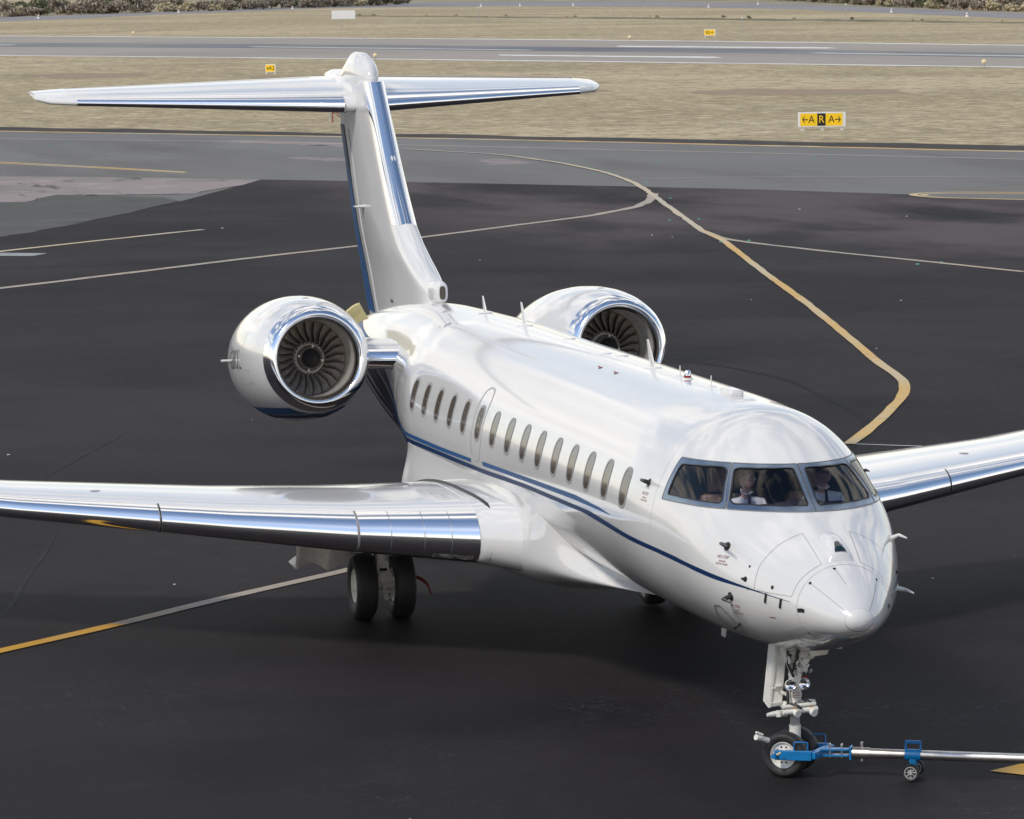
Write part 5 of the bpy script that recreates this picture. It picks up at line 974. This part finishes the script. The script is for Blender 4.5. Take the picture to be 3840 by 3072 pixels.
cm.tube([cp - td * .08 + Vector((0, 0, .05)), cp - td * .08 + Vector((0, 0, .145)), cp + td * .08 + Vector((0, 0, .145)), cp + td * .08 + Vector((0, 0, .05))], .014, 8); cm.box(cp + Vector((0, 0, .14)), (.17, .03, .03), Rm); cm.build('clamp', TOWB, tb)
for s_ in (1, -1):
    c0 = cp + sdv * (.16 * s_) + Vector((0, 0, -.165)); ww = MB().lathe([(-.03, .068), (-.035, .085), (-.02, .094), (.02, .094), (.035, .085), (.03, .068)], tuple(c0), tuple(sdv), 32).build('tyre', RUBBER, tb)
    rr_ = MB().use(GEARG); rr_.lathe([(.028, .070), (.03, .058), (-.03, .058), (-.028, .070)], tuple(c0), tuple(sdv), 28); rr_.tube([c0 - sdv * .032, c0 + sdv * .032], .022, 12)
    for k in range(8): a = k * PI / 4; d = td * math.cos(a) + Vector((0, 0, 1)) * math.sin(a); rr_.tube([c0 + d * .02, c0 + d * .062], .009, 6)
    rr_.use(BLACK); rr_.lathe([(0, .0), (0, .06)], tuple(c0), tuple(sdv), 24); rr_.build('wheel_rim', None, tb)

# red streamer at the main gear
rb_ = MB(); P = [(14.9, 1.64, .60), (14.86, 1.60, .56), (14.82, 1.53, .53), (14.8, 1.46, .475), (14.8, 1.42, .42), (14.82, 1.405, .36), (14.8, 1.39, .31)]; wv_ = [.01, .018, .022, .022, .02, .02, .014]
rb_.loft([[(p[0], p[1] - .3 * w_, p[2] + w_), (p[0] + .006, p[1] - .3 * w_, p[2] + w_), (p[0] + .006, p[1] + .3 * w_, p[2] - w_), (p[0], p[1] + .3 * w_, p[2] - w_)] for p, w_ in zip(P, wv_)]); o = rb_.build('warning_streamer', RED); props(o, 'red warning streamer dangling beside the inner main wheel', 'streamer')

# ---- people in the cockpit
def metaball_head(bm_, c, yaw, pitch, sc=1.0):
    """head with brow, nose, mouth, chin and ears; faces -X before yaw"""
    nu, nv = 36, 28; V = []
    for j in range(nv + 1):
        ph = PI * j / nv
        for i in range(nu):
            a = 2 * PI * i / nu; x, y, z = -math.sin(ph) * math.cos(a), math.sin(ph) * math.sin(a), math.cos(ph)
            X_, Y_, Z_ = x * .095, y * .076, z * .118
            front = max(0, -x)
            if z < 0: Y_ *= 1 - .28 * (-z) ** 1.2; X_ *= 1 + .02 * front - .22 * max(0, x) * (-z)
            X_ -= .020 * front ** 3 * math.exp(-((z + .10) / .20) ** 2) * math.exp(-(y / .13) ** 2) * 1.3          # nose
            X_ += .007 * front ** 3 * math.exp(-((z - .14) / .10) ** 2) * math.exp(-((abs(y) - .38) / .18) ** 2)      # eye sockets
            X_ -= .005 * front ** 3 * math.exp(-((z - .30) / .08) ** 2) * math.exp(-(y / .55) ** 4)                  # brow
            X_ -= .005 * front ** 3 * math.exp(-((z + .48) / .06) ** 2) * math.exp(-(y / .28) ** 2)                  # lips
            X_ -= .010 * front ** 2 * math.exp(-((z + .82) / .15) ** 2)                                              # chin
            Y_ += math.copysign(.013, y) * math.exp(-((x - .12) / .13) ** 2) * math.exp(-((z - .02) / .22) ** 2) * (abs(y) > .6)   # ears
            V.append((X_, Y_, Z_))
    R = Matrix.Rotation(yaw, 3, 'Z') @ Matrix.Rotation(pitch, 3, 'Y'); V = [tuple(Vector(c) + R @ Vector(p) * sc) for p in V]
    F = [(j * nu + i, j * nu + (i + 1) % nu, (j + 1) * nu + (i + 1) % nu, (j + 1) * nu + i) for j in range(nv) for i in range(nu)]
    bm_.add(V, F); return R
def skin_part(name, joints, edges, m, parent, lv=2):
    me = bpy.data.meshes.new(name); me.from_pydata([j[0] for j in joints], edges, []); me.materials.append(m); o = bpy.data.objects.new(name, me); link(o)
    md = o.modifiers.new('skin', 'SKIN'); md.use_smooth_shade = True
    for i, j in enumerate(joints): me.skin_vertices[0].data[i].radius = (j[1], j[2] if len(j) > 2 else j[1])
    me.skin_vertices[0].data[0].use_root = True; sb = o.modifiers.new('sub', 'SUBSURF'); sb.levels = sb.render_levels = lv
    dg = bpy.context.evaluated_depsgraph_get(); me2 = bpy.data.meshes.new_from_object(o.evaluated_get(dg)); bpy.data.objects.remove(o); o = bpy.data.objects.new(name, me2)
    me2.polygons.foreach_set('use_smooth', [True] * len(me2.polygons)); return o
def pilot(name, x, y, hz_, yaw, pitch, label, shades, hair):
    hz = hz_; sh = hz - .25
    J = [((x + .06, y, hz - .80), .11), ((x + .05, y, hz - .55), .09), ((x + .04, y, hz - .33), .07), ((x + .01, y, hz - .16), .046), ((x - .005, y, hz - .06), .05),
         ((x + .03, y + .18, sh - .02), .05), ((x - .08, y + .25, sh - .28), .042), ((x - .30, y + .16, sh - .36), .032), ((x - .38, y + .14, sh - .35), .026),
         ((x + .03, y - .18, sh - .02), .05), ((x - .08, y - .25, sh - .28), .042), ((x - .30, y - .16, sh - .36), .032), ((x - .38, y - .14, sh - .35), .026),
         ((x + .02, y + .10, hz - .86), .085), ((x - .42, y + .12, hz - .84), .065), ((x - .48, y + .12, hz - 1.22), .045), ((x - .60, y + .12, hz - 1.26), .035),
         ((x + .02, y - .10, hz - .86), .085), ((x - .42, y - .12, hz - .84), .065), ((x - .48, y - .12, hz - 1.22), .045), ((x - .60, y - .12, hz - 1.26), .035)]
    E = [(0, 1), (1, 2), (2, 3), (3, 4), (2, 5), (5, 6), (6, 7), (7, 8), (2, 9), (9, 10), (10, 11), (11, 12), (0, 13), (13, 14), (14, 15), (15, 16), (0, 17), (17, 18), (18, 19), (19, 20)]
    for hnd in (8, 12):
        bx_, by_, bz_ = J[hnd][0]; sgn = 1 if hnd == 8 else -1
        for k, (dy, ln) in enumerate(((.027, .062), (.009, .075), (-.009, .07), (-.027, .055))):
            i0 = len(J); J += [((bx_ - .035, by_ + dy, bz_), .010), ((bx_ - .035 - ln * .55, by_ + dy * 1.1, bz_ - .01), .0085), ((bx_ - .035 - ln * .8, by_ + dy * 1.1, bz_ - .035), .0075)]; E += [(hnd, i0), (i0, i0 + 1), (i0 + 1, i0 + 2)]
        i0 = len(J); J += [((bx_ - .01, by_ - sgn * .035, bz_ - .005), .011), ((bx_ - .045, by_ - sgn * .055, bz_ - .02), .009)]; E += [(hnd, i0), (i0, i0 + 1)]
    body = skin_part(name, J, E, SKIN, None, 2)
    # one continuous mesh: weld the head shell into the neck
    mbh = MB(); R = metaball_head(mbh, (x - .02, y, hz), yaw, pitch)
    hm = MB(); hm.v = [tuple(v.co) for v in body.data.vertices]; hm.f = [tuple(p.vertices) for p in body.data.polygons]; hm.m = [0] * len(hm.f); hm.mats = [SKIN]; bpy.data.objects.remove(body); hm.add(mbh.v, mbh.f)
    me = bpy.data.meshes.new(name); me.from_pydata(hm.v, [], hm.f); me.materials.append(SKIN); ob = bpy.data.objects.new(name, me); link(ob); rm_ = ob.modifiers.new('weld', 'REMESH'); rm_.mode = 'VOXEL'; rm_.voxel_size = .0055
    dg = bpy.context.evaluated_depsgraph_get(); me2 = bpy.data.meshes.new_from_object(ob.evaluated_get(dg)); bpy.data.objects.remove(ob); me2.polygons.foreach_set('use_smooth', [True] * len(me2.polygons)); body = bpy.data.objects.new(name, me2); link(body); me2.materials.clear(); me2.materials.append(SKIN)
    props(body, label, 'person')
    C0 = Vector((x - .02, y, hz)); put = lambda p: tuple(C0 + R @ Vector(p))
    sj = [(J[0][0], .135), (J[1][0], .135), ((x + .02, y, hz - .29), .128), ((x + .012, y, hz - .185), .080)] + [(j[0], j[1] + .014) for j in (J[5], J[6])] + [(J[7][0], .036)] + [(j[0], j[1] + .014) for j in (J[9], J[10])] + [(J[11][0], .036)]
    o = skin_part('shirt', sj, [(0, 1), (1, 2), (2, 3), (2, 4), (4, 5), (5, 6), (2, 7), (7, 8), (8, 9)], SHIRT, None); link(o, body)
    cl_ = MB(); cl_.tube([(x - .05, y + .005, hz - .17), (x - .02, y + .06, hz - .155), (x + .05, y + .05, hz - .13), (x + .05, y - .05, hz - .13), (x - .02, y - .06, hz - .155), (x - .05, y - .005, hz - .17)], .010, 8); cl_.build('collar', SHIRT, body)
    tj = [(j[0], j[1] + .012) for j in (J[0], J[13], J[14], J[15], J[17], J[18], J[19])]; o = skin_part('trousers', tj, [(0, 1), (1, 2), (2, 3), (0, 4), (4, 5), (5, 6)], TROU, None); link(o, body)
    ti = MB(); ti.loft([[(x - .075 - d, y + a * w_, z) for a in (-1, 1)] + [(x - .085 - d, y + w_, z), (x - .085 - d, y - w_, z)] for z, w_, d in ((hz - .175, .02, .01), (hz - .20, .014, .035), (hz - .32, .022, .062), (hz - .50, .034, .070))]); ti.build('tie', TROU, body)
    ep_ = MB()
    for s_ in (1, -1): ep_.box((x + .02, y + s_ * .15, sh + .055), (.055, .10, .012), Matrix.Rotation(-s_ * .25, 3, 'X'))
    ep_.build('epaulettes', TROU, body)
    # hair cap
    nu, nv = 30, 12; V = []
    for j in range(nv + 1):
        for i in range(nu):
            a = 2 * PI * i / nu; lim = 1.05 + .75 * (.5 - .5 * math.cos(a)) ; ph = lim * j / nv; q = (-math.sin(ph) * math.cos(a) * .101 + .004, math.sin(ph) * math.sin(a) * .082, math.cos(ph) * .124 + .003 + .003 * math.sin(9 * a + 5 * ph)); V.append(put(q))
    MB().add(V, [(j * nu + i, j * nu + (i + 1) % nu, (j + 1) * nu + (i + 1) % nu, (j + 1) * nu + i) for j in range(nv) for i in range(nu)]).build('hair', hair, body)
    ey = MB()
    if shades:
        for s_ in (1, -1): ey.add([put((-.100 + .012 * math.cos(a) * 0 - .002, s_ * .031 + .026 * math.cos(a), .016 + .019 * math.sin(a))) for a in np.linspace(0, 2 * PI, 14, endpoint=False)] , [tuple(range(14))]); ey.tube([put((-.10, s_ * .055, .02)), put((-.06, s_ * .078, .02)), put((.01, s_ * .082, .018))], .004, 5)
        ey.tube([put((-.108, -.006, .02)), put((-.108, .006, .02))], .003, 5); ey.build('sunglasses', EYE, body)
    else:
        for s_ in (1, -1): ey.lathe([(0, .011), (.004, .008), (.005, 0)], put((-.086, s_ * .029, .016)), tuple(R @ Vector((-1, 0, 0))), 12); ey.tube([put((-.098, s_ * .012, .034)), put((-.097, s_ * .03, .039)), put((-.085, s_ * .05, .033))], .0035, 5)
        ey.tube([put((-.104, -.018, -.056)), put((-.107, 0, -.054)), put((-.104, .018, -.056))], .0032, 5); ey.build('eyes_and_mouth', EYE, body)
        hs = MB(); hs.tube([put((-.02, -.085, .0)), put((-.07, -.085, -.03)), put((-.115, -.045, -.05))], .004, 6); hs.lathe([(0, .03), (.02, .03)], put((.01, -.085, .0)), (0, -1, 0), 14); hs.build('headset', EYE, body)
    return body
pilot('person', 2.63, .47, 3.205, 0.75, .05, 'pilot in white shirt and dark tie behind the middle windscreen pane', False, HAIR)
pilot('person', 2.70, -.42, 3.225, 0.50, .0, 'pilot in white shirt and sunglasses behind the far windscreen pane', True, mat('dark_hair', (.05, .035, .025), .6))

# ---- airfield signs
def sign(name, x, y, wd, ht, lift, yaw, panels, label, thick=.28, legs=3):
    R = Matrix.Rotation(yaw, 4, 'Z'); root = empty(name, (x, y, -.05), (0, 0, yaw), label, 'sign')     # front faces local -X, local +Y = image left
    MB().box((0, 0, lift + ht / 2), (thick, wd, ht)).build('cabinet', SIGNW, root, bevel=.012)
    for k in range(legs):
        yy = -wd * .42 + wd * .84 * k / (legs - 1); lg = MB(); lg.box((0, yy, lift / 2), (.08, .06, lift)); lg.box((0, yy, .03), (.30, .16, .06)); lg.build('leg', SIGNW, root)
    tot = sum(p[0] for p in panels); y0 = wd / 2 - wd * .03; span = wd * .90
    for frac, bgm, tm, body, kind in panels:
        w_ = span * frac / tot; MB().box((-thick / 2 - .004, y0 - w_ / 2, lift + ht / 2), (.008, w_, ht * .84)).build('face', bgm, root)
        if body:
            v, f_ = text_mesh(body, ht * .72); v = v * np.array([.92, 1, 1]); ins = MB(); cy = y0 - w_ * (.66 if kind == 'L' else .34 if kind == 'R' else .5)
            ins.add([(-thick / 2 - .014, cy - p[0], lift + ht / 2 + p[1]) for p in v], f_)
            if kind in 'LR':
                d = 1 if kind == 'L' else -1; ay = y0 - w_ * (.28 if kind == 'L' else .72); hw = w_ * .17; z0 = lift + ht / 2; xx = -thick / 2 - .014; tt_ = ht * .035
                ins.add([(xx, ay + hw * d * .8, z0 - tt_), (xx, ay - hw * d, z0 - tt_), (xx, ay - hw * d, z0 + tt_), (xx, ay + hw * d * .8, z0 + tt_)], [(0, 1, 2, 3)])
                for sg in (1, -1): ins.add([(xx - .001, ay + hw * d, z0), (xx - .001, ay + hw * d - d * ht * .06, z0), (xx - .001, ay + hw * d * .25 - d * ht * .04, z0 + sg * ht * .20), (xx - .001, ay + hw * d * .25 + d * ht * .03, z0 + sg * ht * .20)], [(0, 1, 2, 3)])
            ins.build('inscription', tm, root, smooth=False)
        y0 -= w_
    return root
sign('taxiway_sign', 185.3, -56.8, 2.58, .80, .17, -.10, [(1.0, SIGNY, SIGNK, 'A', 'L'), (.5, SIGNK, SIGNY, 'R', 'C'), (1.0, SIGNY, SIGNK, 'A', 'R')], 'large yellow and black taxiway sign reading A R A')
sign('taxiway_sign', 336.7, -53.3, .92, .70, .16, -.45, [(1, SIGNY, SIGNK, 'A2', 'L')], 'small yellow taxiway sign reading A2', .22, 2)
sign('taxiway_sign', 501.9, -139.6, 1.45, .80, .22, -.35, [(1, SIGNY, SIGNK, 'B2', 'R')], 'small yellow sign reading B2 beyond the runway', .35, 2)
bd = empty('notice_board', (636.7, -117.9, -.3), (0, 0, -.2), 'blank white board on a thin post', 'sign'); MB().box((0, 0, 2.45), (.10, 3.7, 1.35)).build('board', SIGNW, bd); MB().tube([(.06, .3, 0), (.06, .3, 2.2)], .05, 8).build('post', GEARG, bd); MB().tube([(.08, 1.2, 0), (.08, 1.2, 1.8)], .02, 6).build('post', GEARG, bd)
for (x, y), h_, lb in (((534.3, -153.3), 1.9, 'thin striped marker post right of the white board'), ((612.0, -192.5), 2.9, 'tall thin post with a pale round top at right'), ((694.7, -152.7), 2.4, 'faint thin post just right of the fin')):
    p = empty('marker_post', (x, y, -.05), label=lb, cat='post'); MB().tube([(0, 0, 0), (0, 0, h_)], .05, 8).build('pole', GEARG, p); MB().lathe([(0, .02), (.08, .14), (.2, .14), (.27, .02)], (0, 0, h_), (0, 0, 1), 14, up=(1, 0, 0)).build('cap', SIGNW, p)
# red and white post with a slanting rail behind the fin
p = empty('barrier_frame', (211.5, -34.8, -.05), (0, 0, -.15), 'weathered grey and red post with slanting rail behind the fin', 'barrier'); WD = mat('weathered_board', (.40, .38, .34), .8, var=.2, vscale=5); RR = mat('faded_red', (.30, .09, .07), .7, var=.2, vscale=5)
MB().box((0, .10, .55), (.06, .15, 1.15)).build('board', WD, p); MB().box((.0, -.05, .52), (.08, .10, 1.15)).build('post', RR, p); b_ = MB(); b_.tube([(0, -.08, .70), (.3, -.75, .32)], .03, 8); b_.tube([(0, -.08, .58), (.35, -.75, .18)], .03, 8); b_.build('rail', RR, p)

# ---- small lights and markers (built once, then copied)
def copy_tree(o, parent=None):
    c = o.copy(); COL.objects.link(c); c.parent = parent
    for ch in list(o.children): copy_tree(ch, c)
    return c
el = empty('runway_light', (0, 0, -.3), cat='runway light', group='raised runway edge lights'); MB().tube([(0, 0, 0), (0, 0, .35)], .05, 8).build('stem', GEARG, el)
MB().lathe([(0, .02), (.04, .20), (.2, .24), (.34, .14), (.38, 0)], (0, 0, .33), (0, 0, 1), 16, up=(1, 0, 0)).build('lens', mat('warm_white_lens', (.85, .70, .42), .3), el)
labs = ['raised yellowish runway light at the far left runway edge', 'raised pale runway light on the far runway edge by the B2 sign', 'raised runway light just right of the fin tip', 'round pale light on the near runway edge at far right']
for i, ((x, y), lb) in enumerate(zip(S['lights'], labs)): o = el if i == 0 else copy_tree(el); o.location = (x, y, -.04); o['label'] = lb
mk = empty('edge_marker', (0, 0, -.3), cat='edge marker', group='small white markers along the far road'); MB().lathe([(0, .30), (.08, .28), (.75, .10), (.8, 0)], (0, 0, 0), (0, 0, 1), 12, up=(1, 0, 0)).build('cone', SIGNW, mk); MB().lathe([(.35, .235), (.5, .195)], (0, 0, 0), (0, 0, 1), 12, up=(1, 0, 0)).build('band', mat('faded_orange', (.5, .2, .12), .6), mk)
for i, (x, y) in enumerate(S['markers']): o = mk if i == 0 else copy_tree(mk); o.location = (x, y, -.05); o['label'] = 'tiny white and orange cone marker beside the far road'
gs = MB().lathe([(0, .065), (.02, .055), (.03, .03), (.035, 0)], (0, 0, 0), (0, 0, 1), 14, up=(1, 0, 0)).build('taxiway_stud', mat('green_stud', (.03, .30, .20), .4)); props(gs, 'small green stud light set in the asphalt beside a line', 'stud light', 'green stud lights beside the taxi lines')
for i, (x, y) in enumerate(S['studs']):
    o = gs if i == 0 else gs.copy()
    if i: COL.objects.link(o)
    o.location = (x, y, .0 if x < 125 else -.012)

# ---- bushes along the far boundary
def leafy(nm, n, rad, h_, cols, seed, sz=.30):
    g_ = np.random.default_rng(seed); bm_ = MB(); ms = [bpy.data.materials.get(c_[0]) or mat(c_[0], c_[1], .9, spec=.1) for c_ in cols]
    lob = [(g_.uniform(-.55, .55) * rad, g_.uniform(-.6, .6) * rad, g_.uniform(.25, .8) * h_, g_.uniform(.35, .6) * rad) for _ in range(7)]
    for k in range(n):
        l = lob[g_.integers(7)]; d = g_.normal(0, 1, 3); d /= np.linalg.norm(d); q = np.array(l[:3]) + d * l[3] * g_.uniform(.5, 1.05) * np.array([1, 1, h_ / rad * .45]); q[2] = max(.05, q[2])
        a = g_.normal(0, 1, 3); a /= np.linalg.norm(a); b2 = np.cross(a, g_.normal(0, 1, 3)); b2 /= np.linalg.norm(b2); s_ = sz * g_.uniform(.6, 1.4); bm_.use(ms[int(g_.integers(len(ms)))]); bm_.add([q - a * s_ * .5, q + b2 * s_ * .4, q + a * s_, q - b2 * s_ * .4], [(0, 1, 2, 3)])
    return bm_
KINDS = [('green_bush', 'dark green leafy bush', [('leaf_dark', (.12, .13, .085)), ('leaf_mid', (.18, .185, .11)), ('leaf_light', (.26, .25, .15))], 2.6, 3.6, 900),  # leaf and twig colours lightened and greyed to stand in for distance haze
         ('dry_bush', 'grey brown leafless bush', [('twig_grey', (.34, .29, .235)), ('twig_brown', (.27, .225, .175)), ('twig_pale', (.44, .38, .29))], 3.0, 3.6, 1000),
         ('tall_grass_clump', 'straw coloured clump of tall grass', [('straw_a', (.50, .43, .28)), ('straw_b', (.40, .34, .22)), ('straw_c', (.58, .50, .34))], 2.2, 2.2, 600)]
protos = []; TWIG = mat('branch_brown', (.12, .09, .07), .9)
for i, (nm, lb, cols, rad, h_, n) in enumerate(KINDS):
    for v_ in range(2):
        crown = leafy(nm, n, rad, h_, cols, 40 + i * 5 + v_, .42 if i < 2 else .5)
        root = empty(nm, (0, 0, -.3), label=lb + ' beyond the far road', cat='bush', group=lb + 'es beyond the far road' if i < 2 else 'tall grass clumps beyond the far road'); crown.build('crown', None, root, smooth=False, fixn=False)
        tk = MB()
        for k in range(4): a = k * 1.6 + v_; tk.tube([(0, 0, 0), (.3 * math.cos(a), .3 * math.sin(a), h_ * .3), (.8 * math.cos(a), .8 * math.sin(a), h_ * .65)], [.09, .06, .03], 6)
        tk.build('trunk', TWIG, root); protos.append(root)
g_ = np.random.default_rng(5); cnt = [0] * 6
def putbush(x, y, kk, sc):
    p = protos[kk]; o = p if cnt[kk] == 0 else copy_tree(p); cnt[kk] += 1; o.location = (x, y, -.1); o.rotation_euler = (0, 0, g_.uniform(0, 6.28)); o.scale = (sc, sc, sc * g_.uniform(.8, 1.15))
far = [(875, -86), (905, -97), (950, -130), (1010, -170), (1100, -222)]; far2 = [(1130, -330), (1040, -318), (848, -281), (737, -268), (690, -262)]
def along(P, t): P = np.array(P, float); s_ = np.r_[0, np.cumsum(np.linalg.norm(np.diff(P, axis=0), axis=1))]; return np.array([np.interp(t * s_[-1], s_, P[:, i]) for i in range(2)])
vd = np.array([.965, -.262])
for P, n, d0 in ((far, 120, 12), (far2, 150, 8)):
    for k in range(n):
        q = along(P, (k + g_.uniform(0, 1)) / n); row = g_.uniform(0, 1); q = q + vd * (d0 + 80 * row ** 1.5); kk = int(g_.choice([0, 0, 1, 1, 4, 5], p=None)) if row > .25 else int(g_.choice([4, 5, 2, 3])); kk = {0: int(g_.integers(0, 2)), 1: int(g_.integers(2, 4)), 4: int(g_.integers(4, 6)), 5: int(g_.integers(2, 6)), 2: 2, 3: 3}[kk]
        putbush(q[0], q[1], kk, g_.uniform(.6, 1.25))
for i, p in enumerate(protos):
    if cnt[i] == 0: 
        for ch in list(p.children): bpy.data.objects.remove(ch)
        bpy.data.objects.remove(p)
for k in range(16):   # low scrub along the drainage verge
    t = (k + g_.uniform(0, 1)) / 16; q = along([S['ditch'][0], S['ditch'][2], S['ditch'][4]], t); putbush(q[0] + g_.uniform(1, 9), q[1], int(g_.choice([0, 2, 3, 4, 5])), g_.uniform(.10, .24))
# pile of reddish rubble
rk = MB()
for k in range(90):
    a = g_.uniform(0, 6.28); d = abs(g_.normal(0, 1)); R = Matrix.Rotation(g_.uniform(0, 3), 3, 'X') @ Matrix.Rotation(g_.uniform(0, 3), 3, 'Z'); s_ = g_.uniform(.5, 1.3); rk.box((d * 1.2 * math.cos(a), d * 4.5 * math.sin(a), max(.1, 2.2 - d * 1.3) * g_.uniform(.5, 1)), (s_, s_ * .8, s_ * .7), R)
o = rk.build('rubble_pile', mat('red_rubble', (.42, .26, .19), .9, var=.25, vscale=1.5), None, smooth=False, bevel=0); o.location = (792, -282.5, -.05); props(o, 'heap of reddish rubble among the far bushes at right', 'rubble')
